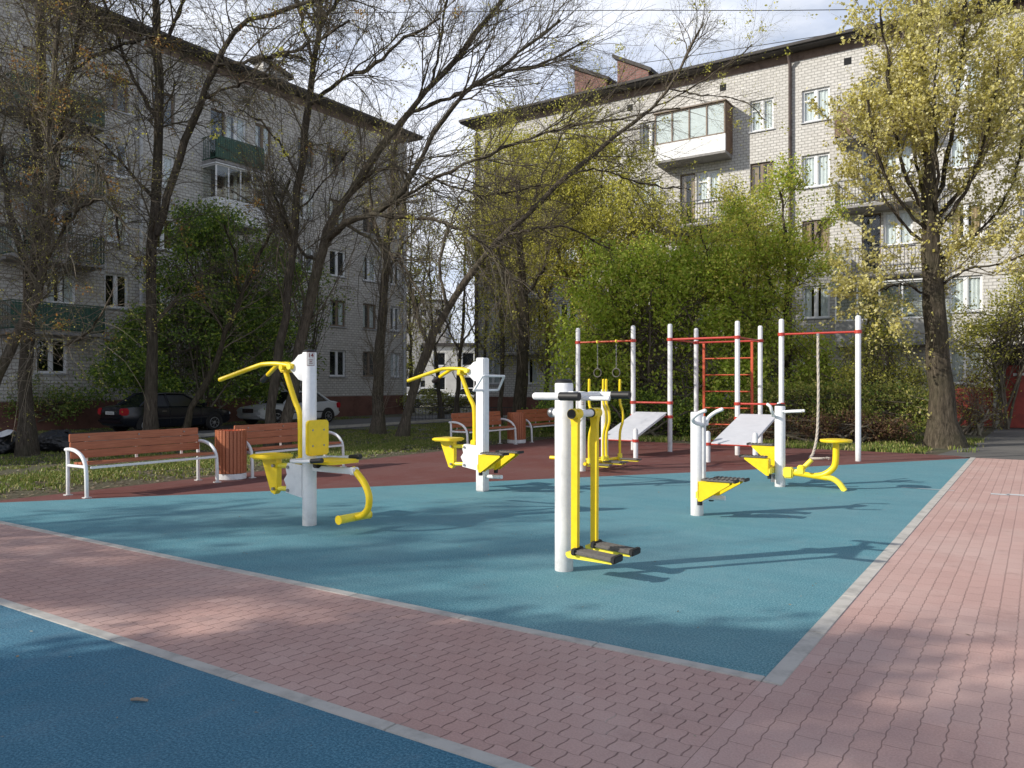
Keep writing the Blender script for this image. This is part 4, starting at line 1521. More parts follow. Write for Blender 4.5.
def roof_parts(t, x0, x1, depth, ze, over=.65, rise=1.5):
    rf = MB().prism([(-over, ze), (-over, ze + .14), (depth / 2, ze + .14 + rise), (depth + over, ze + .14), (depth + over, ze), (depth / 2, ze + .02)], x0 - over, x1 + over, axis='x')
    o = rf.build('roof', M['roof'], t)
    MB().box((x0 - over - .02, -over - .10, ze + .06), (x1 + over + .02, -over - .003, ze + .19), bev=.01).build('gutter', M['roof'], o)
    return o


def chimney(roof, x0, x1, y, z0, z1, slant=.75, w=.7, mat='brick_red'):
    c = MB().prism([(x0, z0), (x1, z0), (x1, z1 - slant), (x0, z1)], y - w / 2, y + w / 2).build('chimney', M[mat], roof)
    d = Vector((x1 - x0, 0, -slant)).normalized()
    a, b = Vector((x0, 0, z1)) - d * .25, Vector((x1, 0, z1 - slant)) + d * .25
    MB().prism([(a.x, a.z + .01), (b.x, b.z + .01), (b.x, b.z + .20), (a.x, a.z + .20)], y - w / 2 - .18, y + w / 2 + .18).build('chimney_cover', M['roof'], c)
    return c


# ---- right building (sunlit), local x = n
SR = [1.55, 4.40, 7.25, 10.10, 12.95]
g0 = grid(0, 35.8)
t = thing('apartment_building', 'sunlit pale brick apartment block on the right with balconies and slanted chimney tops', 'building', tuple(g0), TURN)
cols = [(-25.2, 1.05), (-20.4, 1.05), (-18.1, 1.15), (-15.8, 1.05), (-10.37, 1.05), (-8.05, 1.15), (-2.40, 1.15), (-.05, 1.1), (2.2, 1.15), (7.2, 1.1)]
doors = [-22.9, -13.4, -5.35, 4.7]
kinds = ['sun', 'plain', 'curtain', 'curtain', 'half', 'grey']
ops, wl = [], []
rn = random.Random(12)
for ci, (x, w) in enumerate(cols):
    for fi, z in enumerate(SR):
        k = rn.choice(kinds)
        if (ci, fi) in ((4, 4), (4, 3)): k = 'sun' if fi == 4 else 'tan'
        if ci == 5: k = {4: 'sun', 3: 'curtain', 2: 'tan', 1: 'half', 0: 'plain'}[fi]
        if ci == 6: k = 'tan' if fi == 2 else 'curtain'
        ops.append((x - w / 2, x + w / 2, z, z + 1.42))
        wl.append((x, z, w, 1.42, k, 'frame_old' if (ci, fi) in ((5, 2), (4, 3), (4, 2), (2, 1), (7, 3)) else 'frame', True))
for di, x in enumerate(doors):
    for fi, z in enumerate(SR):
        if fi == 0:
            ops.append((x - .65, x + .65, z, z + 1.42))
            wl.append((x, z, 1.3, 1.42, 'half', 'frame', True))
            continue
        ops.append((x - .85, x - .10, z - .95, z + 1.42))
        wl.append((x - .475, z - .95, .75, 2.37, rn.choice(['plain', 'grey', 'tan']), rn.choice(['frame', 'frame_old']), False))
        ops.append((x - .02, x + 1.08, z, z + 1.42))
        wl.append((x + .53, z, 1.10, 1.42, rn.choice(['curtain', 'sun', 'half']), 'frame', True))
w_ = MB()
facade(w_, -26.3, 11, -.3, 15.72, ops)
w_.add([(-26.3, 0, -.3), (-26.3, 12, -.3), (-26.3, 12, 16.1), (-26.3, 6, 17.5), (-26.3, 0, 16.1)], [(0, 1, 2, 3, 4)])
w_.add([(11, 0, -.3), (11, 12, -.3), (11, 12, 16.1), (11, 6, 17.5), (11, 0, 16.1)], [(0, 1, 2, 3, 4)])
w_.add([(-26.3, 12, -.3), (11, 12, -.3), (11, 12, 16.1), (-26.3, 12, 16.1)], [(0, 1, 2, 3)])
w_.build('wall', M['brick_lit'], t, fix=False)
MB().box((-26.3, .8, -.2), (11, .85, 15.4)).build('unlit_rooms', M['dark'], t)  # near-black sheet painted in place of unlit rooms
MB().box((-26.3, -.004, 15.72), (11, .3, 16.1)).build('cornice_band', M['band'], t)
MB().box((-26.3, -.05, -.35), (11, -.003, .85)).build('plinth', M['plinth'], t)
for q in wl:
    window(t, *q)
for di, x in enumerate(doors):
    x0, x1 = x - 1.71, x + 1.69
    for fi in range(1, 5):
        z = SR[fi] - 1.2
        if di == 1 and fi == 4:
            balcony(t, x0, x1, z + .30, 'glazed', panel='frame', gframe='frame_old', blind=True)
        elif di == 2 and fi == 1:
            balcony(t, x0, x1, z, 'glazed', panel='greypanel')
        elif di == 2 and fi == 4:
            balcony(t, x0, x1, z, 'boxed', panel='woodpanel')
            wires_on(t, x0, x0 + 1.0, z - .2)
        elif di == 2 and fi == 2:
            balcony(t, x0, x1, z, 'boxed', panel='greypanel')
        else:
            balcony(t, x0, x1, z, 'rails')
rf = roof_parts(t, -26.3, 11, 12, 16.1)
chimney(rf, -20.9, -19.0, 2.0, 16.5, 18.55, .95)
chimney(rf, -18.35, -16.6, 2.0, 16.5, 18.5, .95)
chimney(rf, -1.05, .9, 2.0, 16.5, 17.9)
for x in (-9.1, 9.3):
    MB().tube([(x, -.12, .2), (x, -.12, 15.55), (x, -.4, 15.95)], .075, 12).build('drainpipe', M['rustpipe'], t)
for x in (-17.0, -12.3, -6.9):
    MB().box((x, -.006, 15.1), (x + .3, .1, 15.4)).build('attic_vent', M['dark'], t)
MB().tube([(-26.2, -.12, .2), (-26.2, -.12, 15.6)], .10, 12).build('drainpipe', M['rustpipe'], t)

# ---- left building (in shade), local x = m
SL = [2.05, 4.71, 7.37, 10.03, 12.69]
g0 = grid(-31, 0, -.1)
t = thing('apartment_building', 'shaded stained brick apartment block on the left behind the bare trees', 'building', tuple(g0), TURN + math.pi / 2)
cols = [(9.5, 1.1), (12.0, 1.1), (17.7, 1.0), (19.75, 1.05), (24.95, .95), (27.6, 1.05), (29.8, 1.15), (32.2, 1.05), (34.3, .8)]
doors = [15.0, 22.9]
ops, wl = [], []
for ci, (x, w) in enumerate(cols):
    for fi, z in enumerate(SL):
        k = rn.choice(['plain', 'plain', 'half', 'grey', 'curtain'])
        ops.append((x - w / 2, x + w / 2, z, z + 1.4))
        wl.append((x, z, w, 1.4, k, rn.choice(['frame', 'frame', 'frame_old']), True))
for di, x in enumerate(doors):
    for fi, z in enumerate(SL):
        if fi == 0:
            ops.append((x - .40, x + .75, z, z + 1.35))
            wl.append((x + .175, z, 1.15, 1.35, 'plain', 'frame', True))
            continue
        ops.append((x - .85, x - .10, z - .95, z + 1.4))
        wl.append((x - .475, z - .95, .75, 2.35, 'plain', 'frame_old', False))
        ops.append((x - .02, x + 1.08, z, z + 1.4))
        wl.append((x + .53, z, 1.10, 1.4, rn.choice(['plain', 'half']), 'frame', True))
w_ = MB()
facade(w_, -9, 35.3, -.4, 15.72, ops)
for x in (-9, 35.3):
    w_.add([(x, 0, -.4), (x, 12, -.4), (x, 12, 16.1), (x, 6, 17.5), (x, 0, 16.1)], [(0, 1, 2, 3, 4)])
w_.add([(-9, 12, -.4), (35.3, 12, -.4), (35.3, 12, 16.1), (-9, 12, 16.1)], [(0, 1, 2, 3)])
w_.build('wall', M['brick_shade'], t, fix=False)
MB().box((-9, .8, -.2), (35.3, .85, 15.4)).build('unlit_rooms', M['dark'], t)  # flat near-black backing, stands in for the rooms' darkness
MB().box((-9, -.004, 15.72), (35.3, .3, 16.1)).build('cornice_band', M['band'], t)
MB().box((-9, -.05, -.35), (35.3, -.003, 1.0)).build('plinth', M['plinth'], t)
for q in wl:
    window(t, *q)
for di, x in enumerate(doors):
    x0, x1 = (13.3, 16.65) if di == 0 else (21.6, 24.2)
    for fi in range(1, 5):
        z = SL[fi] - 1.15
        if di == 1 and fi == 3:
            balcony(t, x0, x1, z, 'glazed', panel='frame')
        else:
            balcony(t, x0, x1, z, 'green' if fi in (1, 4) else 'rails', rail='greenrail')
rf = roof_parts(t, -9, 35.3, 12, 16.1)
chimney(rf, 26.6, 28.2, 2.4, 16.5, 18.2, .35, mat='brick_lit')
for x in (18.66, 34.95):
    MB().tube([(x, -.13, .2), (x, -.13, 15.55), (x, -.4, 15.95)], .07, 12).build('drainpipe', M['zinc'], t)

# ---- low garage with red doors in front of the right building
g0 = grid(0, 32.7)
t = thing('garage', 'red metal garage doors with a brick pillar and dark roof at the right edge', 'garage', tuple(g0), TURN)
MB().box((-1.02, .16, -.1), (3.2, 2.95, 2.75)).build('wall', M['brick_red'], t)
MB().box((-1.35, -.02, -.1), (-1.08, .40, 2.6), bev=.012).build('pillar', M['brick_lit'], t)
d = MB().box((-.98, .06, .02), (.42, .12, 2.20), bev=.008).box((.44, .06, .02), (1.84, .12, 2.20), bev=.008)
d.box((-.93, .045, .95), (.37, .06, 1.03)).box((.49, .045, .95), (1.79, .06, 1.03))
dd = d.build('door', M['rustred'], t)
MB().box((-.75, .03, 1.83), (-.62, .058, 1.93), bev=.006).box((-.50, .03, 1.85), (-.38, .058, 1.94), bev=.006).build('door_plate', M['plate'], dd)
MB().tube([(.30, .0, 1.0), (.30, .0, 1.25)], .018, 8).build('door_handle', M['iron'], dd)
MB().box((-1.06, .02, 2.22), (3.2, .15, 2.74)).build('canopy_shade', M['dark'], t)  # dark strip standing in for the shade under the garage roof
MB().prism([(-.75, 2.78), (-.75, 2.90), (3.0, 3.05), (3.0, 2.78)], -1.45, 3.3, axis='x').build('roof', M['roof'], t)
t = thing('low_wall', 'low rusty red metal fence panel between the poplar and the brick pillar', 'fence', tuple(grid(-1.9, 32.75)), TURN)
p = MB()
for i in range(9):
    p.box((-.62 + i * .135, -.02 - .008 * (i % 2), .05), (-.62 + (i + 1) * .135 - .002, .0 - .008 * (i % 2), 1.42))
p.build('panel', M['rustred'], t)
MB().box((-.64, .002, 1.10), (.60, .04, 1.16)).box((-.64, .002, .25), (.60, .04, .31)).build('rail', M['iron'], t)

# ---- distant buildings seen through the gap
for (name, lab, px0, px1, Y, ytop, mat_, fl) in (
        ('distant_building', 'distant pale low building seen through the gap between the two blocks', 425, 540, 84, 344, 'plaster', 2),
        ('distant_building', 'distant grey tower block far behind the gap, showing above the pale low building', 356, 446, 150, 300, 'concrete', 5)):
    a, b = at(px0, 384, Y), at(px1, 384, Y)
    top = EYE + (384 - ytop) / FOC * Y
    t = thing(name, lab, 'building', (a.x, Y, -.2), 0)
    Wd = b.x - a.x
    ops = []
    nx = int(Wd / 2.6)
    sh = (top - .6) / fl
    for f in range(fl):
        for i in range(nx):
            x = (i + .5) * Wd / nx
            ops.append((x - .65, x + .65, f * sh + 1.1, f * sh + 2.5))
    w_ = MB()
    facade(w_, 0, Wd, 0, top, ops, .2)
    w_.add([(0, 0, 0), (0, 12, 0), (0, 12, top), (0, 0, top)], [(0, 1, 2, 3)]).add([(Wd, 0, 0), (Wd, 12, 0), (Wd, 12, top), (Wd, 0, top)], [(0, 1, 2, 3)])
    w_.build('wall', M[mat_], t, fix=False)
    for k, o in enumerate(ops):
        f = MB().box((o[0], .1, o[2]), (o[0] + .08, .18, o[3])).box((o[1] - .08, .1, o[2]), (o[1], .18, o[3])).box((o[0] + .08, .1, o[3] - .08), (o[1] - .08, .18, o[3])).box((o[0] + .08, .1, o[2]), (o[1] - .08, .18, o[2] + .08))
        f = f.build('window', M['frame'], t)
        MB().box((o[0] + .08, .14, o[2] + .08), (o[1] - .08, .15, o[3] - .08)).build('pane', M['carglass'], f)
    MB().box((-.3, -.3, top), (Wd + .3, 12.3, top + .3)).build('roof', M['roof'], t)


# ------------------------------------------------------------------ cars; local x = forward, y = left
def car(label, loc, heading, paint_, wheel_r=.30, L=4.3, W=1.70, Ht=1.42, long_boot=True, txt=None, face='slim'):
    t = thing('parked_car', label, 'car', loc, heading, 'cars parked along the shaded road')
    h = L / 2
    # stations: x, half width, bottom, waist, top of the lower body (bonnet, doors, boot)
    st = [(-h, .60, .42, .66, .80), (-h + .06, .72, .30, .68, .92), (-h + .35, .81, .24, .72, .97), (-h + .80, .84, .20, .74, .965), (-.55, .85, .19, .74, .93), (.3, .85, .19, .74, .92),
          (.85, .85, .19, .73, .90), (1.25, .845, .20, .70, .87), (h - .55, .82, .22, .66, .80), (h - .18, .79, .25, .63, .76), (h - .04, .74, .30, .60, .72), (h, .68, .40, .56, .66)]
    vs, fs = [], []
    k = 13
    for x, w, zb, zw, zt in st:
        w *= W / 1.70
        ring = [(0, zb), (w * .80, zb), (w * .95, zb + .05), (w * .985, zb + .16), (w, (zb + zw) / 2 + .06), (w * .985, zw), (w * .955, zt - .035), (w * .88, zt), (0, zt + .035)]
        full = ring + [(-y, z) for y, z in ring[-2:0:-1]]
        k = len(full)
        vs += [(x, y, z) for y, z in full]
    for i in range(len(st) - 1):
        for j in range(k):
            fs.append((i * k + j, i * k + (j + 1) % k, (i + 1) * k + (j + 1) % k, (i + 1) * k + j))
    fs += [tuple(range(k)), tuple(range((len(st) - 1) * k, len(st) * k))]
    b = MB().add(vs, fs)
    # roof and pillars
    zb, zt = .935, Ht
    xr0, xr1, xf1, xf0 = -h + .62, -h + 1.22, .28, 1.02
    wb, wt = W / 2 * .89, W / 2 * .66
    roof = [(xr1, wt, zt - .03), ((xr1 + xf1) / 2, wt * 1.03, zt), (xf1, wt, zt - .035)]
    rv, rf_ = [], []
    for x, w, z in roof:
        for u in (-1, -.92, -.5, 0, .5, .92, 1):
            rv.append((x, w * u, z - (.055 if abs(u) == 1 else .022 if abs(u) > .9 else .005 * (abs(u) * 2)) + .02))
    for i in range(2):
        for j in range(6):
            rf_.append((i * 7 + j, i * 7 + j + 1, (i + 1) * 7 + j + 1, (i + 1) * 7 + j))
    b.add(rv, rf_)
    for s in (-1, 1):
        b.tube([(xr0, s * wb, zb), (xr1, s * wt, zt - .05)], [.055, .045], 8)
        b.tube([(xf0, s * wb, zb - .03), (xf1, s * wt, zt - .055)], [.038, .036], 8)
        b.tube([(-.42, s * wb * 1.005, zb), (-.48, s * wt, zt - .05)], [.04, .035], 8)
        b.tube([(xr1, s * wt, zt - .045), ((xr1 + xf1) / 2, s * wt * 1.03, zt - .02), (xf1, s * wt, zt - .05)], .035, 8)
    body = b.build('body', M[paint_], t, sharp=30)
    gv = lambda pts, nm: MB().add(pts, [tuple(range(len(pts)))]).build(nm, M['carglass'], t, fix=False)
    gv([(xf0 - .01, -wb, zb - .02), (xf0 + .06, 0, zb - .01), (xf0 - .01, wb, zb - .02), (xf1 + .01, wt, zt - .06), (xf1 + .03, 0, zt - .035), (xf1 + .01, -wt, zt - .06)], 'windscreen')
    gv([(xr0 + .01, wb, zb), (xr0 - .04, 0, zb), (xr0 + .01, -wb, zb), (xr1 - .01, -wt, zt - .06), (xr1 - .02, 0, zt - .03), (xr1 - .01, wt, zt - .06)], 'rear_window')
    for s in (-1, 1):
        gv([(xr0 + .10, s * wb * .985, zb), (-.44, s * wb * .99, zb), (-.49, s * wt * .99, zt - .07), (xr1 + .05, s * wt * .985, zt - .075)], 'side_window')
        gv([(-.40, s * wb * .99, zb), (xf0 - .05, s * wb * .985, zb - .01), (xf1 - .02, s * wt * .985, zt - .075), (-.46, s * wt * .99, zt - .07)], 'side_window')
        MB().box((xf0 - .20, s * (W / 2) - .02 + (.02 if s > 0 else -.16), .93), (xf0 - .08, s * (W / 2) + .02 + (.14 if s > 0 else 0), 1.05), bev=.03).build('mirror', M[paint_], t)
        ln = MB()
        for x in (-.43, .80):
            ln.box((x - .006, s * W / 2 * .998 - .004, .34), (x + .006, s * W / 2 * .998 + .006, .86))
        ln.box((-h + .9, s * (W / 2 * 1.0) - .004, .50), (h - .95, s * (W / 2) + .010, .55))
        ln.build('door_seam', M['black'], t)
        MB().box((-.75, s * W / 2 - .006, .76), (-.58, s * W / 2 + .014, .79), bev=.004).build('door_handle', M['chrome'], t)
    for x in (-h + .82, h - .80):
        for s in (-1, 1):
            y = s * (W / 2 - .10)
            a = MB().tube([(x, s * (W / 2 - .22), wheel_r), (x, s * (W / 2 + .006), wheel_r)], wheel_r + .065, 28)
            a.v = [q if q[2] > .18 else (q[0], q[1], .18) for q in a.v]
            a.build('wheel_arch', M['black'], t)
            w0 = thing('wheel', None, None, (x, y, wheel_r))
            w0.parent = t
            R90 = Matrix.Rotation(R_(-90 * s), 4, 'X')
            MB().lathe([(wheel_r * .62, -.09), (wheel_r * .96, -.09), (wheel_r, -.05), (wheel_r, .08), (wheel_r * .95, .118), (wheel_r * .66, .122)], 28, T=R90).build('tyre', M['tyre'], w0)
            r = MB().lathe([(wheel_r * .66, .10), (wheel_r * .66, .124), (wheel_r * .60, .126), (wheel_r * .55, .10)], 28, T=R90)
            for q in range(7):
                a_ = 2 * math.pi * q / 7
                r.box((.03, -.022, .10), (wheel_r * .6, .022, .122), T=R90 @ Matrix.Rotation(a_, 4, 'Z'))
            r.lathe([(.055, .10), (.055, .128), (.01, .132)], 14, T=R90)
            r.build('rim', M['alloy'], w0)
    for s in (-1, 1):
        MB().box((-h - .012, s * .68 - .13, .66), (-h + .22, s * .68 + .13, .90), bev=.04).build('tail_light', M['lamp_red'], t)
        MB().box((h - .10, s * .55 - .17, .555), (h + .022, s * .55 + .17, .685), bev=.03).build('headlight', M['lamp_clear'], t)
    g = MB().box((h - .045, -.34, .53), (h + .018, .34, .69), bev=.012)
    gr = g.build('grille', M['black'], t)
    c = MB()
    for i in range(5):
        c.box((h + .018, -.32, .555 + i * .024), (h + .024, .32, .564 + i * .024))
    c.box((h + .008, -.36, .685), (h + .03, .36, .71)).build('grille_bar', M['chrome'], gr)
    MB().box((h - .14, -.72, .36), (h + .05, .72, .50), bev=.05).build('front_bumper', M[paint_], t)
    MB().box((-h - .05, -.72, .38), (-h + .14, .72, .54), bev=.05).build('rear_bumper', M[paint_], t)
    pl = MB().box((-h - .022, -.26, .68), (-h - .004, .26, .79), bev=.004)
    pl.box((-h - .0235, -.20, .71), (-h - .021, -.02, .765)).build('licence_plate', M['plate'], t)
    m_ = MB()
    for i in range(6):
        m_.box((-h - .0255, -.19 + i * .065, .705), (-h - .0225, -.155 + i * .065, .765))
    m_.build('plate_marks', M['greypanel'], t)
    pf = MB().box((h + .052, -.26, .385), (h + .062, .26, .485), bev=.003)
    pf.build('licence_plate', M['plate'], t)
    return t


UA = math.atan2(MX[1], MX[0])
zr = -.18
c1 = grid(-27.25, 17.35 + .2, zr)
rear = at(124, 384, 26.6)
nn, mm = to_grid(rear.x, rear.y)
p = grid(nn - .85, mm + 2.15, zr)
car('dark blue-black saloon with red tail lamp, parked behind the bare trees', tuple(p), UA, 'car_black')
fr = at(262, 384, 32.2)
nn, mm = to_grid(fr.x, fr.y)
p = grid(nn - .86, mm + 2.2, zr)
car('silver saloon facing the camera, parked just beyond the dark saloon', tuple(p), UA + math.pi, 'car_silver', wheel_r=.31, L=4.45, W=1.72, Ht=1.42)
for px, Y, hd, lab in ((432, 58, .35, 'distant white car parked in the gap between the two blocks, left one'), (476, 60, -.25, 'distant white car parked in the gap between the two blocks, right one')):
    q = at(px, 384, Y)
    car(lab, (q.x, q.y, -.17), hd, 'car_white')

# ---- black plastic bags of leaves lying on the lawn, a white sheet beside them
def lump(name, label, px0, px1, Y, hgt, seed, cat='bag'):
    rn_ = random.Random(seed)
    a, b = at(px0, 384, Y), at(px1, 384, Y)
    wd = b.x - a.x
    gz = ground_z((a.x + b.x) / 2, Y)
    t = thing(name, label, cat, ((a.x + b.x) / 2, Y, gz), 0)
    bm = bmesh.new()
    bmesh.ops.create_icosphere(bm, subdivisions=5, radius=1)
    from mathutils import noise as mn
    for v in bm.verts:
        c = v.co.copy()
        d = 1 + .22 * mn.noise(c * 1.7 + Vector((seed, 0, 0))) + .12 * abs(mn.noise(c * 5 + Vector((0, seed, 0)))) - .10 * abs(mn.noise(c * 9))
        v.co = Vector((c.x * wd / 2 * d, c.y * .42 * d, max(c.z * hgt * .62 * d + hgt * .42, 0)))
    MB().addbm(bm).build('sack', M['plastic_bag'], t, sharp=180)
    m_ = MB()
    for i in range(5):
        a_ = rn_.uniform(0, 6.28)
        m_.tube([(wd * .1, 0, hgt * .9), (wd * .1 + .07 * math.cos(a_), .07 * math.sin(a_), hgt * 1.05), (wd * .1 + .16 * math.cos(a_), .16 * math.sin(a_), hgt * 1.02)], [.035, .025, .05], 6)
    m_.build('tied_neck', M['plastic_bag'], t)
    return t


lump('leaf_sack', 'long black plastic sack lying on the lawn right of the thick left trunk', 36, 79, 20.4, .50, 4)
lump('leaf_sack', 'black plastic sack under a white sheet at the left edge of the lawn', -16, 18, 19.6, .52, 9)
q = at(4, 384, 19.5)
sh = MB()
vs, fs = [], []
for i in range(9):
    for j in range(5):
        vs.append((q.x - .45 + i * .1, q.y - .3 + j * .1, .36 + .05 * math.sin(i * .9 + j) + .03 * math.cos(j * 2.1 + i * .4) - .02 * abs(j - 2)))
for i in range(8):
    for j in range(4):
        fs.append((i * 5 + j, i * 5 + j + 1, (i + 1) * 5 + j + 1, (i + 1) * 5 + j))
tag(sh.add(vs, fs).build('plastic_sheet', M['white_old'], fix=False), 'crumpled white sheet lying over the black sack at the left edge', 'sheet')

# ---- low iron fence along the far lawn
t = thing('low_fence', 'low dark iron lawn fence in the gap behind the benches', 'fence', tuple(at(405, 384, 37).xy) + (-.19,), 0)
f = MB()
for i in range(34):
    f.box((i * .16, -.01, 0), (i * .16 + .018, .01, .62))
f.build('bars', M['iron'], t)
MB().box((-.05, -.025, .62), (5.4, .015, .66)).box((-.05, -.03, .10), (5.4, -.012, .13)).build('rail', M['iron'], t)

# ---- cables overhead
for lab, pts in (('uppermost thin cable crossing the sky, nearly level', ((250, 14, 40), (590, 10.5, 37), (800, 10.2, 34), (1150, 5, 30))),
                 ('middle sagging cable above the right roof', ((560, 75, 46), (762, 45, 40), (900, 21, 36), (1100, -28, 31))),
                 ('lowest sagging cable just above the right roof', ((540, 92, 46), (745, 63, 40), (880, 30, 36), (1100, -14, 31)))):
    c = MB().tube([at(*q) for q in pts], .018, 6, smoothpts=8)
    tag(c.build('overhead_cable', M['brown_twig_dark']), lab, 'cable', 'overhead cables')


# ------------------------------------------------------------------ trees
def LB(pts, w0, w1):
    """limb: direction-and-distance points, widths in metres"""
    return ([at(*p) for p in pts], w0 * LIMB / 2, w1 * LIMB / 2)


LIMB = .73


UP = (0, 0, 1)
rust = dict(n=2600, mat='leaf_rust', size=(.035, .085), jit=.06, clump=60, t0=.1, name='catkins')

# thick dark trunk at the far left
tree('bare_tree', 'thick dark upright trunk at the left edge, standing on the lawn beside the black sacks', [
    LB([(27, 447, 19.3), (25, 400, 19.3), (28, 330, 19.3), (35, 260, 19.3), (39, 180, 19.4), (41, 100, 19.5), (38, 0, 19.6), (30, -120, 19.6)], .46, .22),
    LB([(36, 250, 19.3), (55, 190, 19.0), (62, 110, 18.8), (80, 20, 18.6), (95, -90, 18.4)], .20, .08),
    LB([(34, 280, 19.3), (10, 210, 19.8), (-5, 120, 20.2), (-20, 0, 20.5)], .20, .08),
    LB([(40, 120, 19.5), (75, 70, 19.2), (120, 45, 18.8), (170, 35, 18.4)], .12, .04),
    LB([(40, 160, 19.4), (80, 150, 18.6), (110, 190, 18.0), (120, 250, 17.8)], .10, .03)],
    [dict(n=90, ang=(25, 70), length=(1.2, 2.8), k=7, bias=(0, 0, .02), wig=.16, r0=(.018, .035), sides=5),
     dict(n=780, ang=(25, 65), length=(.6, 1.6), k=6, bias=(0, 0, -.04), wig=.18, r0=(.009, .015), sides=4),
     dict(n=5582, ang=(20, 60), length=(.3, .9), k=5, bias=(0, 0, -.03), wig=.2, r0=(.0058, .0092), sides=3),
     dict(n=150, ang=(35, 100), length=(1.0, 3.0), k=9, bias=(0, 0, -.11), wig=.11, r0=(.007, .011), sides=4, src='limbs', tmin=.15)],
    leaf=dict(n=1500, mat='leaf_rust', size=(.035, .08), jit=.07, clump=40, t0=.2, name='catkins', level=2),
    extra_leaf=[dict(n=5200, mat='leaf_yel', size=(.018, .042), jit=.02, t0=.3, level=2, name='buds'), dict(n=500, mat='leaf_yel', size=(.04, .09), jit=.06, clump=25, name='young_leaves')], seed=11, mats=('bark_dark', 'twig'), group=None)

tree('bare_tree', 'bare trunk leaning in from the left edge, crossing the thick upright trunk', [
    LB([(-40, 452, 18.0), (-8, 392, 18.0), (12, 345, 18.0), (30, 310, 18.1), (44, 265, 18.2), (52, 200, 18.2), (50, 110, 18.2), (60, 0, 18.2)], .36, .12),
    LB([(44, 265, 18.2), (70, 220, 17.6), (100, 200, 17.0), (130, 230, 16.6)], .10, .03),
    LB([(20, 330, 18.1), (60, 345, 17.2), (90, 330, 16.8), (110, 300, 16.5)], .05, .02)],
    [dict(n=60, ang=(25, 75), length=(.9, 2.4), k=7, bias=(0, 0, -.02), wig=.18, r0=(.014, .028), sides=5),
     dict(n=450, ang=(25, 70), length=(.6, 1.4), k=6, bias=(0, 0, -.06), wig=.2, r0=(.008, .013), sides=4),
     dict(n=2791, ang=(20, 60), length=(.3, .8), k=5, bias=(0, 0, -.02), wig=.22, r0=(.0058, .0092), sides=3),
     dict(n=150, ang=(35, 100), length=(1.0, 3.0), k=9, bias=(0, 0, -.11), wig=.11, r0=(.007, .011), sides=4, src='limbs', tmin=.15)],
    leaf=dict(n=900, mat='leaf_rust', size=(.035, .08), jit=.07, clump=28, t0=.2, name='catkins', level=2),
    extra_leaf=[dict(n=5200, mat='leaf_yel', size=(.018, .042), jit=.02, t0=.3, level=2, name='buds')], seed=12, mats=('bark', 'twig_pale'))

tree('bare_tree', 'dark trunk behind the nearest bench, one limb swinging right across the shaded building', [
    LB([(150, 446, 19.6), (150, 380, 19.6), (150, 300, 19.6), (154, 200, 19.6), (158, 100, 19.6), (155, 0, 19.6), (150, -120, 19.6)], .42, .20),
    LB([(156, 235, 19.6), (170, 185, 19.5), (185, 140, 19.4), (203, 100, 19.3), (216, 62, 19.2), (240, 28, 19.0), (290, 8, 18.8), (345, -6, 18.5)], .27, .10),
    LB([(214, 66, 19.2), (250, 60, 18.8), (300, 50, 18.4), (350, 20, 18.0)], .10, .04),
    LB([(203, 100, 19.3), (235, 85, 18.8), (262, 85, 18.3), (300, 110, 18.0)], .07, .03),
    LB([(158, 120, 19.6), (125, 60, 19.3), (100, -10, 19.0)], .12, .05),
    LB([(155, 200, 19.6), (110, 150, 19.2), (80, 120, 19.0), (50, 60, 19.0)], .09, .03),
    LB([(157, 60, 19.6), (190, -10, 19.2), (230, -70, 19.0)], .12, .05)],
    [dict(n=110, ang=(25, 70), length=(1.0, 2.6), k=7, bias=(0, 0, .0), wig=.17, r0=(.015, .03), sides=5),
     dict(n=930, ang=(25, 65), length=(.6, 1.5), k=6, bias=(0, 0, -.04), wig=.19, r0=(.008, .014), sides=4),
     dict(n=6597, ang=(20, 60), length=(.3, .85), k=5, bias=(0, 0, -.02), wig=.2, r0=(.0058, .0092), sides=3),
     dict(n=150, ang=(40, 95), length=(1.0, 2.8), k=8, bias=(0, 0, -.13), wig=.12, r0=(.008, .012), sides=4, src='limbs', tmin=.12)],
    leaf=dict(n=1400, mat='leaf_rust', size=(.035, .08), jit=.07, clump=38, t0=.2, name='catkins', level=2),
    extra_leaf=[dict(n=5200, mat='leaf_yel', size=(.018, .042), jit=.02, t0=.3, level=2, name='buds'), dict(n=700, mat='leaf_yel', size=(.04, .09), jit=.06, clump=30, name='young_leaves', level=2)], seed=13, mats=('bark_dark', 'twig'))

tree('bare_tree', 'slim bare sapling leaning right between the dark saloon and the second bench', [
    LB([(181, 440, 21), (195, 405, 21), (210, 375, 21), (226, 335, 21), (240, 300, 21), (258, 258, 21), (275, 222, 21), (290, 180, 21)], .26, .05),
    LB([(240, 300, 21), (236, 260, 20.6), (225, 225, 20.3)], .07, .03),
    LB([(226, 335, 21), (200, 290, 20.6), (185, 250, 20.3)], .06, .02)],
    [dict(n=40, ang=(20, 55), length=(.7, 2.0), k=6, bias=(0, 0, .05), wig=.12, r0=(.012, .02), sides=4),
     dict(n=220, ang=(20, 60), length=(.4, 1.1), k=5, bias=(0, 0, .02), wig=.18, r0=(.006, .010), sides=3)], seed=14, mats=('bark_pop', 'twig_pale'))

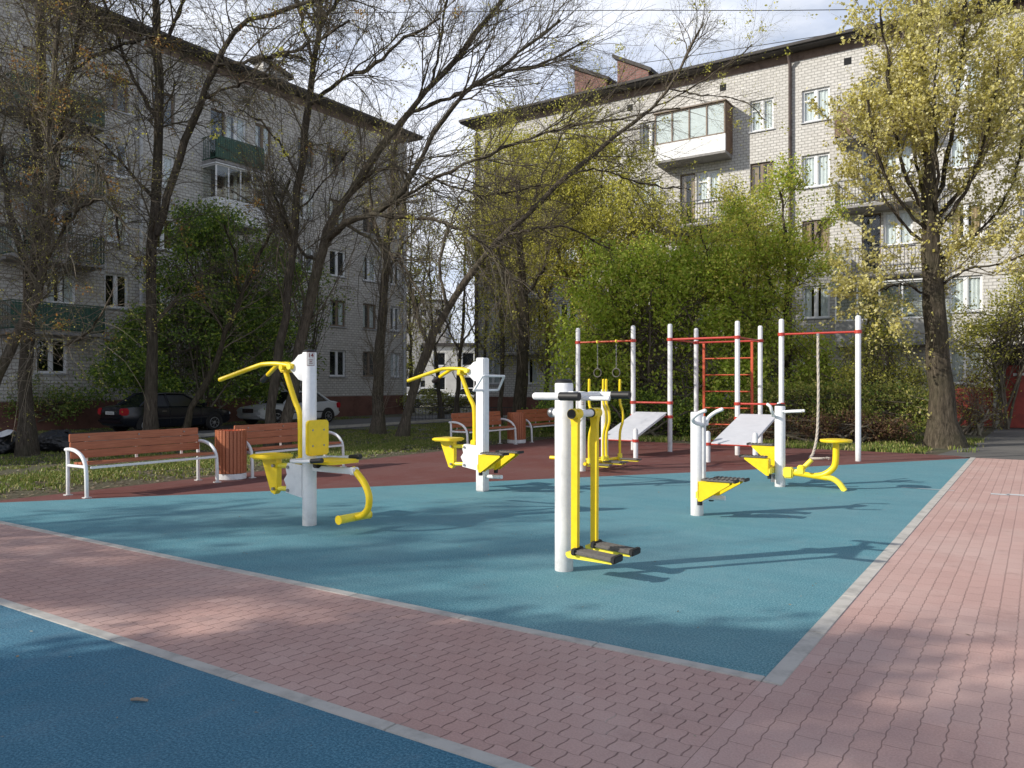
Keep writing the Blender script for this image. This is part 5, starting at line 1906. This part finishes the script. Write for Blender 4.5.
tree('bare_tree', 'straight bare trunk behind the second bench, left of the forked tree', [
    LB([(270, 440, 20), (275, 390, 20), (281, 340, 20), (287, 290, 20), (294, 230, 20), (301, 170, 20), (308, 110, 20), (314, 55, 20), (322, 0, 20), (330, -90, 20)], .34, .16),
    LB([(310, 105, 20), (345, 78, 19.5), (375, 65, 19), (400, 40, 18.5), (440, 18, 18.2)], .14, .05),
    LB([(305, 60, 20), (275, 55, 20.4), (268, 80, 20.6)], .10, .06),
    LB([(313, 60, 20), (300, 10, 20.4), (285, -60, 20.6)], .12, .05),
    LB([(300, 180, 20), (270, 130, 19.6), (240, 110, 19.3)], .07, .02),
    LB([(318, 30, 20), (350, -20, 19.6), (380, -70, 19.2)], .12, .05),
    LB([(296, 215, 20), (325, 180, 19.6), (350, 150, 19.4)], .05, .02)],
    [dict(n=110, ang=(20, 60), length=(1.0, 2.6), k=7, bias=(0, 0, .04), wig=.15, r0=(.014, .028), sides=5),
     dict(n=960, ang=(20, 60), length=(.6, 1.5), k=6, bias=(0, 0, .02), wig=.18, r0=(.008, .013), sides=4),
     dict(n=6851, ang=(20, 60), length=(.3, .85), k=5, bias=(0, 0, .0), wig=.2, r0=(.0058, .0092), sides=3)],
    leaf=dict(n=900, mat='leaf_rust', size=(.04, .08), jit=.06, clump=30, t0=.2, name='catkins'),
    extra_leaf=[dict(n=5200, mat='leaf_yel', size=(.018, .042), jit=.02, t0=.3, level=2, name='buds')], seed=15, mats=('bark_dark', 'twig'))

tree('bare_tree', 'forked bare tree behind the post marked 14, its limbs fanning far to the right', [
    LB([(282, 442, 20.5), (290, 405, 20.5), (298, 355, 20.5), (309, 305, 20.5), (320, 262, 20.4), (330, 225, 20.4), (350, 192, 20.2), (380, 148, 20), (410, 112, 19.8), (432, 85, 19.6), (470, 40, 19.3), (510, -10, 19)], .40, .13),
    LB([(326, 240, 20.4), (345, 222, 20), (372, 214, 19.6), (400, 195, 19.2), (420, 160, 19), (438, 125, 18.8), (470, 90, 18.5), (510, 60, 18.2), (560, 20, 18)], .24, .05),
    LB([(410, 112, 19.8), (455, 95, 19.2), (500, 75, 18.8), (550, 60, 18.4), (588, 40, 18.2)], .11, .03),
    LB([(372, 214, 19.6), (415, 218, 19), (450, 225, 18.4), (490, 250, 18), (520, 290, 17.8)], .13, .03),
    LB([(395, 205, 19.2), (440, 175, 18.6), (500, 150, 18.2), (560, 128, 18), (620, 118, 17.8), (680, 108, 17.6)], .10, .03),
    LB([(345, 222, 20), (372, 240, 20), (400, 262, 19.6), (425, 300, 19.2)], .11, .03),
    LB([(432, 85, 19.6), (440, 40, 19.4), (450, -20, 19.2)], .09, .03),
    LB([(350, 192, 20.2), (380, 170, 19.6), (420, 175, 19), (480, 195, 18.5), (540, 185, 18.2)], .08, .03),
    LB([(320, 262, 20.4), (300, 250, 20.6), (282, 215, 20.8), (270, 180, 21)], .12, .04)],
    [dict(n=170, ang=(12, 50), length=(1.0, 3.0), k=8, bias=(.012, 0, .045), wig=.11, r0=(.012, .026), sides=5),
     dict(n=1000, ang=(15, 55), length=(.7, 1.8), k=6, bias=(.01, 0, .02), wig=.15, r0=(.007, .012), sides=4),
     dict(n=7350, ang=(18, 60), length=(.3, 1.0), k=5, bias=(.01, 0, .0), wig=.2, r0=(.0058, .0092), sides=3),
     dict(n=170, ang=(40, 100), length=(1.2, 3.2), k=9, bias=(.02, 0, -.10), wig=.10, r0=(.008, .013), sides=4, src='limbs', limbs=[3, 5, 7], tmin=.1)],
    leaf=dict(n=500, mat='leaf_yel', size=(.04, .08), jit=.06, clump=20, t0=.2, name='young_leaves', level=2),
    extra_leaf=[dict(n=5200, mat='leaf_yel', size=(.018, .042), jit=.02, t0=.3, level=2, name='buds')], seed=16, mats=('bark', 'twig'), kl=22)

tree('pollard_tree', 'stout pollarded trunk with pale upright shoots, left of the gap between blocks', [
    LB([(377, 432, 27), (379, 390, 27), (381, 340, 27), (384, 280, 27), (388, 235, 27), (392, 190, 27), (396, 140, 27)], .60, .14),
    LB([(386, 260, 27), (372, 210, 27), (368, 160, 27)], .2, .05),
    LB([(386, 250, 27), (405, 205, 27), (412, 150, 27)], .2, .05),
    LB([(384, 280, 27), (400, 250, 26.6), (418, 225, 26.4)], .16, .04)],
    [dict(n=150, ang=(15, 75), length=(.8, 2.4), k=7, bias=(0, 0, .16), wig=.10, r0=(.010, .018), sides=4, tmin=.05),
     dict(n=650, ang=(20, 70), length=(.4, 1.4), k=6, bias=(0, 0, .08), wig=.16, r0=(.007, .011), sides=3),
     dict(n=3150, ang=(20, 60), length=(.3, .8), k=5, bias=(0, 0, .04), wig=.18, r0=(.0058, .0092), sides=3)],
    leaf=dict(n=1700, mat='leaf_yel', size=(.05, .11), jit=.1, clump=140, t0=.2, name='young_leaves', zmin=6.0), seed=17, mats=('bark', 'twig_pale'))

tree('bare_tree', 'long bare trunk leaning right across the sunlit block, left of the square post', [
    LB([(402, 437, 24.5), (414, 392, 24.4), (428, 345, 24.3), (448, 308, 24.2), (470, 275, 24.1), (496, 243, 24), (530, 212, 23.8), (568, 175, 23.5), (600, 148, 23.2), (640, 116, 23), (668, 88, 22.8), (690, 50, 22.6), (702, 25, 22.5)], .42, .04),
    LB([(448, 308, 24.2), (440, 265, 24.6), (452, 220, 24.8), (470, 170, 25)], .14, .04),
    LB([(505, 236, 24), (540, 228, 23.5), (575, 230, 23), (612, 250, 22.6)], .12, .03),
    LB([(640, 116, 23), (690, 88, 22.6), (730, 62, 22.3), (752, 45, 22.2)], .05, .02),
    LB([(568, 175, 23.5), (600, 170, 23), (650, 185, 22.6), (690, 190, 22.4)], .08, .02),
    LB([(530, 212, 23.8), (545, 170, 24), (570, 120, 24.2), (590, 80, 24.4)], .08, .02),
    LB([(428, 345, 24.3), (415, 310, 24.6), (408, 270, 24.8)], .12, .03),
    LB([(668, 88, 22.8), (700, 95, 22.5), (740, 100, 22.3), (765, 120, 22.2)], .04, .015)],
    [dict(n=120, ang=(20, 60), length=(.8, 2.2), k=7, bias=(0, 0, .05), wig=.14, r0=(.011, .022), sides=4, tmin=.28),
     dict(n=700, ang=(20, 60), length=(.5, 1.4), k=6, bias=(0, 0, .03), wig=.18, r0=(.007, .012), sides=3),
     dict(n=4200, ang=(20, 60), length=(.25, .8), k=5, bias=(0, 0, .02), wig=.2, r0=(.0058, .0092), sides=3)],
    leaf=dict(n=1500, mat='leaf_yel', size=(.05, .10), jit=.06, clump=120, t0=.5, name='young_leaves'),
    extra_leaf=[dict(n=5200, mat='leaf_yel', size=(.018, .042), jit=.02, t0=.3, level=2, name='buds')], seed=18, mats=('bark', 'twig'), kl=24)

tree('pollard_tree', 'stout pollarded trunk with sunlit pale shoots, between the two farthest benches', [
    LB([(519, 425, 28), (521, 390, 28), (523, 350, 28), (524, 310, 28), (522, 270, 28), (520, 230, 28), (518, 180, 28)], .72, .18),
    LB([(523, 320, 28), (505, 280, 28), (498, 230, 28)], .2, .05),
    LB([(523, 300, 28), (545, 265, 27.6), (552, 220, 27.4)], .2, .05)],
    [dict(n=170, ang=(20, 80), length=(.7, 2.2), k=7, bias=(0, 0, .14), wig=.12, r0=(.010, .018), sides=4, tmin=.22),
     dict(n=700, ang=(20, 70), length=(.4, 1.3), k=6, bias=(0, 0, .07), wig=.17, r0=(.007, .011), sides=3),
     dict(n=3150, ang=(20, 60), length=(.3, .7), k=5, bias=(0, 0, .04), wig=.18, r0=(.0058, .0092), sides=3)],
    leaf=dict(n=2600, mat='leaf_yel', size=(.05, .11), jit=.1, clump=220, t0=.2, name='young_leaves', zmin=3.2), seed=19, mats=('bark_pop', 'twig_pale'))

# thin trunks in the gap
for i, (px, Y, lean, h, lab) in enumerate(((441, 40, -6, 285, 'thin dark trunk in the gap, left one of three, leaning left'), (456, 36, 5, 270, 'thin dark trunk in the gap, middle one of three, upright'), (482, 44, 3, 280, 'thin dark trunk right of the other two in the gap'))):
    tree('thin_tree', lab, [
        LB([(px, 384 + 1.74 * FOC / Y, Y), (px + lean * .3, 395, Y), (px + lean, 350, Y), (px + lean * 1.6, 310, Y), (px + lean * 2, h - 40, Y)], .34, .08),
        LB([(px + lean, 352, Y), (px + lean - 14, 325, Y), (px + lean - 20, 290, Y)], .12, .04),
        LB([(px + lean, 345, Y), (px + lean + 15, 320, Y), (px + lean + 24, 280, Y)], .12, .04)],
        [dict(n=40, ang=(20, 60), length=(.9, 2.4), k=6, bias=(0, 0, .05), wig=.15, r0=(.015, .028), sides=4),
         dict(n=260, ang=(20, 60), length=(.5, 1.5), k=5, bias=(0, 0, .02), wig=.2, r0=(.010, .016), sides=3)],
        leaf=dict(n=500, mat='leaf_yel', size=(.07, .14), jit=.1, clump=60, name='young_leaves'), seed=30 + i, mats=('bark_dark', 'twig'))

# the big poplar on the right
tree('poplar_tree', 'tall poplar with thick trunk and pale yellow-green leaves, right of the workout frame', [
    LB([(946, 446, 19.6), (941, 400, 19.6), (936, 330, 19.6), (932, 260, 19.6), (930, 205, 19.6), (926, 140, 19.6), (922, 60, 19.6), (918, -30, 19.6)], .94, .08),
    LB([(931, 225, 19.6), (908, 180, 19.3), (893, 120, 19.1), (888, 60, 19.0), (880, 10, 19)], .12, .03),
    LB([(931, 215, 19.6), (948, 160, 19.8), (958, 90, 20), (965, 20, 20.1), (968, -50, 20.2)], .16, .03),
    LB([(931, 240, 19.6), (965, 190, 19.3), (988, 130, 19.0), (1000, 60, 18.9)], .13, .03),
    LB([(931, 230, 19.6), (938, 180, 19.0), (935, 110, 18.6), (940, 30, 18.4)], .12, .03),
    LB([(932, 250, 19.6), (900, 220, 19.8), (875, 180, 20), (864, 130, 20)], .08, .03),
    LB([(933, 265, 19.6), (975, 235, 19.8), (1010, 190, 20), (1022, 140, 20)], .09, .03),
    LB([(931, 220, 19.6), (915, 160, 20.3), (908, 90, 20.6), (905, 20, 20.8)], .11, .03),
    LB([(934, 290, 19.6), (965, 270, 19.2), (1000, 265, 18.8), (1030, 250, 18.5)], .08, .02),
    LB([(932, 235, 19.6), (895, 195, 19.2), (876, 150, 18.9), (868, 100, 18.8)], .10, .03),
    LB([(932, 225, 19.6), (980, 165, 20), (1008, 100, 20.3), (1020, 30, 20.4)], .14, .03),
    LB([(935, 300, 19.6), (905, 285, 19.2), (880, 290, 18.9)], .06, .02)],
    [dict(n=230, ang=(15, 55), length=(.9, 2.2), k=7, bias=(0, 0, .10), wig=.13, r0=(.010, .020), sides=4, tmin=.25),
     dict(n=2500, ang=(15, 60), length=(.45, 1.2), k=6, bias=(0, 0, .07), wig=.17, r0=(.006, .010), sides=3),
     dict(n=130, ang=(40, 85), length=(.5, 1.5), k=6, bias=(0, 0, .10), wig=.15, r0=(.007, .011), sides=3, src='limbs', limbs=[0], tmin=.06),
     ],
    leaf=dict(n=46000, mat='leaf_pop', size=(.045, .105), jit=.04, t0=.1, level=1, asp=.8),
    extra_leaf=[dict(n=1300, mat='leaf_pop', size=(.05, .10), jit=.06, level=2, name='trunk_shoot_leaves')], seed=21, mats=('bark_pop', 'twig_pale'), flare=1.32, sides=20)

# tree with thin yellow-green leaves in front of the drainpipe
tree('young_tree', 'dark slim trunk with thin olive-green crown before the drainpipe of the sunlit block', [
    LB([(787, 425, 25), (788, 370, 25), (787, 300, 25), (786, 240, 25), (780, 190, 25)], .36, .06),
    LB([(787, 320, 25), (765, 270, 24.6), (745, 220, 24.4)], .12, .03),
    LB([(787, 300, 25), (808, 260, 24.6), (822, 220, 24.4)], .12, .03),
    LB([(787, 340, 25), (740, 310, 24), (712, 270, 23.6), (700, 230, 23.4)], .12, .03)],
    [dict(n=90, ang=(25, 65), length=(.7, 1.8), k=6, bias=(0, 0, .03), wig=.16, r0=(.010, .018), sides=4, tmin=.15),
     dict(n=600, ang=(20, 65), length=(.4, 1.1), k=5, bias=(0, 0, .0), wig=.2, r0=(.006, .009), sides=3)],
    leaf=dict(n=9000, mat='leaf_yel', size=(.055, .12), jit=.12, t0=.1), extra_leaf=[dict(n=11000, mat='leaf_green', size=(.055, .12), jit=.13, t0=.1, name='inner_leaves')], seed=22, mats=('bark_dark', 'twig'))

# yellow willow-like trees against the right building's far end
for i, (px, Y, top, wd, n, lab) in enumerate(((500, 33, 115, 34, 4200, 'thin yellow-green tree against the far left corner of the sunlit block'),
                                              (585, 30.5, 120, 46, 6500, 'airy yellow-green tree before the sunlit block, left of the glazed top balcony'),
                                              (640, 28.5, 232, 34, 3000, 'low airy yellow-green tree behind the dense bush, under the glazed balcony'),
                                              (545, 32, 150, 40, 5200, 'yellow-green tree between the far corner tree and the airy tree before the sunlit block'),
                                              (745, 29, 228, 30, 3000, 'yellow-green tree rising over the right end of the dense green bush'))):
    tree('spring_tree', lab, [
        LB([(px, 384 + 1.6 * FOC / Y, Y), (px + 3, 350, Y), (px, 290, Y), (px - 4, 230, Y), (px, top, Y)], .30, .05),
        LB([(px, 310, Y), (px - wd * .6, 250, Y), (px - wd * .8, top + 60, Y)], .12, .03),
        LB([(px, 300, Y), (px + wd * .6, 240, Y), (px + wd * .8, top + 50, Y)], .12, .03),
        LB([(px, 270, Y), (px + wd * .3, 220, Y - 1), (px + wd * .4, top + 30, Y - 1.2)], .10, .03),
        LB([(px, 260, Y), (px - wd * .35, 200, Y + 1), (px - wd * .3, top + 20, Y + 1.2)], .10, .03)],
        [dict(n=210, ang=(20, 60), length=(.8, 2.4), k=6, bias=(0, 0, .05), wig=.14, r0=(.011, .02), sides=4, tmin=.15),
         dict(n=1300, ang=(20, 65), length=(.4, 1.2), k=5, bias=(0, 0, .0), wig=.2, r0=(.006, .010), sides=3)],
        leaf=dict(n=int(n * 4.5), mat='leaf_yel', size=(.06, .14), jit=.16, t0=.05), seed=40 + i, mats=('bark', 'twig'))

# far yellow tree left of the gap
tree('spring_tree', 'hazy yellow-green tree far behind the pollard, between the two blocks', [
    LB([(412, 412, 48), (411, 360, 48), (410, 300, 48), (412, 215, 48)], .4, .06),
    LB([(411, 340, 48), (400, 290, 48), (396, 230, 48)], .15, .04), LB([(411, 330, 48), (424, 280, 48), (430, 220, 48)], .15, .04)],
    [dict(n=90, ang=(20, 60), length=(1.0, 2.8), k=6, bias=(0, 0, .04), wig=.15, r0=(.02, .03), sides=4, tmin=.08),
     dict(n=420, ang=(20, 65), length=(.6, 1.6), k=5, bias=(0, 0, .0), wig=.2, r0=(.01, .015), sides=3)],
    leaf=dict(n=6000, mat='leaf_yel', size=(.09, .18), jit=.16, t0=.05), seed=46, mats=('bark', 'twig'))


def E3(px, py, Y, rx, ry, rz):
    return (tuple(at(px, py, Y)), (rx, ry, rz))


# bushes: dense green behind the workout frame
bush('green_bush', 'large dense bright green bush behind the rings and sloping boards', at(640, 420, 24.2), [
    E3(600, 345, 24.6, 1.5, 1.1, 1.5), E3(640, 310, 24.4, 1.6, 1.2, 1.7), E3(690, 300, 24.2, 1.6, 1.2, 1.6), E3(725, 340, 24.0, 1.2, 1.1, 1.5), E3(650, 380, 24.0, 2.2, 1.1, 1.4), E3(580, 390, 24.6, 1.2, 1.0, 1.2),
    E3(715, 390, 23.8, 1.4, 1.0, 1.2), E3(655, 265, 24.6, 1.2, 1.0, .9), E3(720, 270, 24.3, 1.0, .9, 1.0), E3(600, 280, 24.8, 1.1, .9, 1.2)],
    44000, (.06, .15), 'leaf_green', 50, stems=14, mat2='leaf_yel', frac2=.14, sub=24, spread=.25, twigs=900)
bush('green_bush', 'mid-green shrub behind the ladder, right of the large dense bush', at(765, 425, 24), [
    E3(758, 330, 24.6, 1.1, .9, 1.3), E3(770, 390, 24.0, 1.2, .9, 1.1), E3(820, 375, 24.2, .9, .8, .9)],
    15000, (.06, .135), 'leaf_green', 51, stems=7, mat2='leaf_olive', frac2=.4, sub=34, spread=.22)
bush('yellow_shrub', 'olive-yellow shrub between the right workout post and the poplar trunk', at(880, 430, 22.8), [
    E3(880, 345, 23.0, .9, .7, .9), E3(855, 375, 22.8, .9, .7, .7), E3(905, 385, 22.6, .9, .7, .8), E3(885, 310, 23.2, .6, .5, .5)],
    8500, (.045, .10), 'leaf_olive', 52, stems=7, mat2='leaf_yel', frac2=.35, sub=34, spread=.2)
bush('hedge', 'clipped olive hedge with a red-brown base behind the rope and rider seat', at(850, 440, 21.8), [
    E3(760, 408, 22.0, .9, .5, .55), E3(800, 405, 22.0, .9, .5, .6), E3(840, 402, 21.8, .9, .5, .6), E3(880, 405, 21.6, .9, .5, .6), E3(915, 412, 21.4, .7, .5, .55)],
    22000, (.04, .095), 'leaf_olive', 53, stems=24, mat2='leaf_dark', frac2=.25, sub=60, spread=.15, twigs=700)
bush('hedge', 'low red-brown twiggy hedge along the back edge, under the olive hedge', at(850, 446, 21.0), [
    E3(740, 432, 21.4, 1.0, .3, .36), E3(800, 430, 21.2, 1.0, .3, .40), E3(845, 428, 21.0, .9, .3, .42), E3(885, 430, 20.8, .8, .3, .40)],
    14000, (.03, .075), 'leaf_redbrown', 54, stems=26, mat2='leaf_olive', frac2=.12, sub=70, spread=.12, twigs=900, stemmat='twig')
bush('hedge', 'dark green low hedge behind the two sloping boards and the farthest bench', at(640, 440, 22.9), [
    E3(560, 418, 24.2, 1.0, .5, .6), E3(600, 415, 23.6, 1.0, .5, .65), E3(650, 415, 23.2, 1.0, .5, .65), E3(700, 417, 22.8, .9, .5, .6)],
    20000, (.05, .11), 'leaf_dark', 55, stems=20, mat2='leaf_green', frac2=.3, sub=50, spread=.16, twigs=500)
bush('yellow_shrub', 'bushy yellow-green shrub hanging over the red metal fence at the right', at(1000, 425, 27.5), [
    E3(985, 345, 27.5, 1.0, .8, 1.0), E3(1015, 315, 27.2, 1.1, .9, .9), E3(965, 330, 27.2, .7, .6, .9), E3(1040, 290, 27.0, 1.2, .9, 1.0), E3(985, 390, 27.6, .5, .5, .6)],
    10000, (.05, .12), 'leaf_yel', 56, stems=6, mat2='leaf_olive', frac2=.4, sub=32, spread=.22)
bush('twiggy_shrub', 'nearly leafless reddish shrub between the poplar foot and the red metal fence', at(968, 436, 24.5), [
    E3(968, 400, 24.5, .6, .5, .8), E3(985, 415, 25, .5, .4, .5)], 1600, (.04, .08), 'leaf_redbrown', 57, stems=10, mat2='leaf_yel', frac2=.25, sub=60, spread=.15, twigs=300, stemmat='twig_pale')

# dark shrubs in the building's shade on the left
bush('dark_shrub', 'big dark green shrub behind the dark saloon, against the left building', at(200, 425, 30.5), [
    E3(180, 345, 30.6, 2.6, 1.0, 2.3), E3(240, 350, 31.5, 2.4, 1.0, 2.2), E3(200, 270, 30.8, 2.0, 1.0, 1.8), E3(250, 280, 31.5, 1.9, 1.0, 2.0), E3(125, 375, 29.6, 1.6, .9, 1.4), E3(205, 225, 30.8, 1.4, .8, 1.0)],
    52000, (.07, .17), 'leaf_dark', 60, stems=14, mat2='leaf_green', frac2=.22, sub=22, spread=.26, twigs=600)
bush('dark_shrub', 'low dark shrub under the ground floor window at the left edge', at(10, 425, 30), [
    E3(-5, 400, 29, 1.4, .7, .9), E3(60, 402, 29.5, 1.5, .6, .6)],
    5000, (.06, .13), 'leaf_dark', 61, stems=8, mat2='leaf_olive', frac2=.3, sub=26, spread=.24)
bush('dark_shrub', 'dark shrub behind the silver saloon, right of the big dark shrub', at(300, 420, 35.5), [
    E3(285, 350, 35.5, 1.6, .8, 1.9), E3(265, 320, 35, 1.2, .8, 1.6), E3(320, 300, 36, 1.2, .7, 1.4)],
    6500, (.07, .15), 'leaf_dark', 62, stems=8, mat2='leaf_olive', frac2=.3, sub=20, spread=.3)
bush('far_shrub', 'low dark shrub beyond the iron lawn fence in the gap', at(445, 410, 46), [
    E3(430, 402, 46, 1.6, .7, .7), E3(470, 404, 46, 1.6, .7, .6)], 3000, (.07, .15), 'leaf_olive', 63, stems=8, sub=22, spread=.24)

# trees beside the photographer, outside the view to the left, whose crowns shade the near blue surface
def shade_tree(label, x, y, zc, rad, n, seed, mat='leaf_yel', lev=420):
    b = Vector((x, y, 0))
    V_ = lambda dx, dy, z: b + Vector((dx, dy, z))
    tree('leafing_tree', label, [
        ([V_(0, 0, 0), V_(.1, 0, zc * .35), V_(0, .1, zc * .7), V_(.1, 0, zc + rad * .9)], .24, .04),
        ([V_(0, .1, zc * .62), V_(rad * .5, .3, zc), V_(rad * .8, .4, zc + rad * .4)], .10, .03),
        ([V_(0, .1, zc * .6), V_(-rad * .5, -.3, zc - .3), V_(-rad * .8, -.5, zc + rad * .2)], .10, .03),
        ([V_(0, .1, zc * .65), V_(.2, rad * .5, zc), V_(.2, rad * .85, zc + rad * .3)], .10, .03),
        ([V_(0, .1, zc * .63), V_(-.2, -rad * .5, zc), V_(-.2, -rad * .85, zc + rad * .2)], .10, .03)],
        [dict(n=60, ang=(25, 65), length=(.6, rad * .9), k=6, bias=(0, 0, .02), wig=.15, r0=(.012, .02), sides=4, tmin=.5),
         dict(n=lev, ang=(20, 65), length=(.4, 1.1), k=5, bias=(0, 0, .0), wig=.2, r0=(.006, .010), sides=3)],
        leaf=dict(n=n, mat=mat, size=(.10, .20), jit=.16, t0=.05), seed=seed, mats=('bark', 'twig'))


def sunward(X, Y, D):
    return X - .953 * D, Y - .303 * D, D * math.tan(R_(27.0))


x, y, z = sunward(-2.1, 3.35, 10)
shade_tree('leafing tree left of the photographer whose crown shades the near blue surface', x, y, z, 1.05, 15000, 70)
x, y, z = sunward(2.6, 3.1, 27)
shade_tree('taller leafing tree left of the photographer, shading the corner of the walkway', x, y, z, 1.9, 1300, 71, lev=260)
x, y, z = sunward(-.55, 3.75, 10.5)
shade_tree('third leafing tree left of the photographer, between the other two', x, y, z, .85, 15000, 72)
x, y, z = sunward(-4.6, 8.2, 13)
shade_tree('bare tree on the lawn beyond the left edge, nearest to the yard corner', x, y, z, 2.1, 1800, 73, lev=1500)
x, y, z = sunward(-2.0, 6.6, 19)
shade_tree('bare tree on the lawn beyond the left edge, farther back from the yard corner', x, y, z, 1.45, 1500, 74, lev=1300)


# ------------------------------------------------------------------ sky, sun, camera
def sky_world():
    w = bpy.data.worlds.new('World')
    scene.world = w
    w.use_nodes = True
    nt = w.node_tree
    bg = nt.nodes['Background']
    sky = nt.nodes.new('ShaderNodeTexSky')
    sky.sky_type = 'NISHITA'
    sky.sun_disc = False
    sky.sun_elevation = R_(SUN_EL)
    sky.sun_rotation = math.atan2(TO_SUN[0], TO_SUN[1])
    sky.air_density = 1.0
    sky.dust_density = 1.2
    sky.ozone_density = 1.5
    tc = nt.nodes.new('ShaderNodeTexCoord')
    mp = nt.nodes.new('ShaderNodeMapping')
    mp.inputs['Scale'].default_value = (1.0, 1.0, 2.6)
    mp.inputs['Location'].default_value = (.35, .1, .0)
    nt.links.new(tc.outputs['Generated'], mp.inputs[0])
    n1 = noise(nt, mp.outputs[0], 2.1, 9, .58)
    m = ramp(nt, n1, [(.32, (.25, .25, .25)), (.54, (1, 1, 1))])
    sp = nt.nodes.new('ShaderNodeSeparateXYZ')
    nt.links.new(tc.outputs['Generated'], sp.inputs[0])
    clear = ramp(nt, sp.outputs[2], [(.40, (1, 1, 1)), (.72, (.18,) * 3)])      # clouds thinned overhead, outside the view, to deepen the shadows
    m = mixc(nt, 1.0, m, clear, 'MULTIPLY')
    n2 = noise(nt, mp.outputs[0], 4.3, 7, .6)
    cl = ramp(nt, n2, [(.30, CLOUD0), (.70, CLOUD1)])
    col = mixc(nt, m, sky.outputs[0], cl)
    nt.links.new(col, bg.inputs[0])
    bg.inputs[1].default_value = SKY


SUN_EL = 27.0
TO_SUN = (-.953, -.303)
SKY = 0.124
CLOUD0, CLOUD1 = (6.8, 7.6, 9.6), (9.4, 9.5, 9.8)
sky_world()
sd = bpy.data.lights.new('sun', 'SUN')
sd.energy = 5.0
sd.angle = R_(.55)
sd.color = (1.0, .94, .84)
so = bpy.data.objects.new('sun', sd)
COL.objects.link(so)
e = R_(SUN_EL)
d = Vector((-TO_SUN[0] * math.cos(e), -TO_SUN[1] * math.cos(e), -math.sin(e)))
so.rotation_euler = d.to_track_quat('-Z', 'Y').to_euler()
so.location = (-30, -10, 30)

cd = bpy.data.cameras.new('camera')
cd.sensor_width = 36
cd.lens = 36 * FOC / 1024
cd.clip_end = 2000
cd.clip_start = .05
co = bpy.data.objects.new('camera', cd)
COL.objects.link(co)
co.location = (0, 0, EYE)
co.rotation_euler = (math.pi / 2, 0, 0)
scene.camera = co

scene.render.engine = 'CYCLES'
scene.view_settings.view_transform = 'Standard'
scene.view_settings.look = 'None'
scene.view_settings.exposure = 0
scene.view_settings.gamma = 1
scene.cycles.max_bounces = 7
scene.cycles.transparent_max_bounces = 10
scene.cycles.use_denoising = True
scene.cycles.sample_clamp_indirect = 6
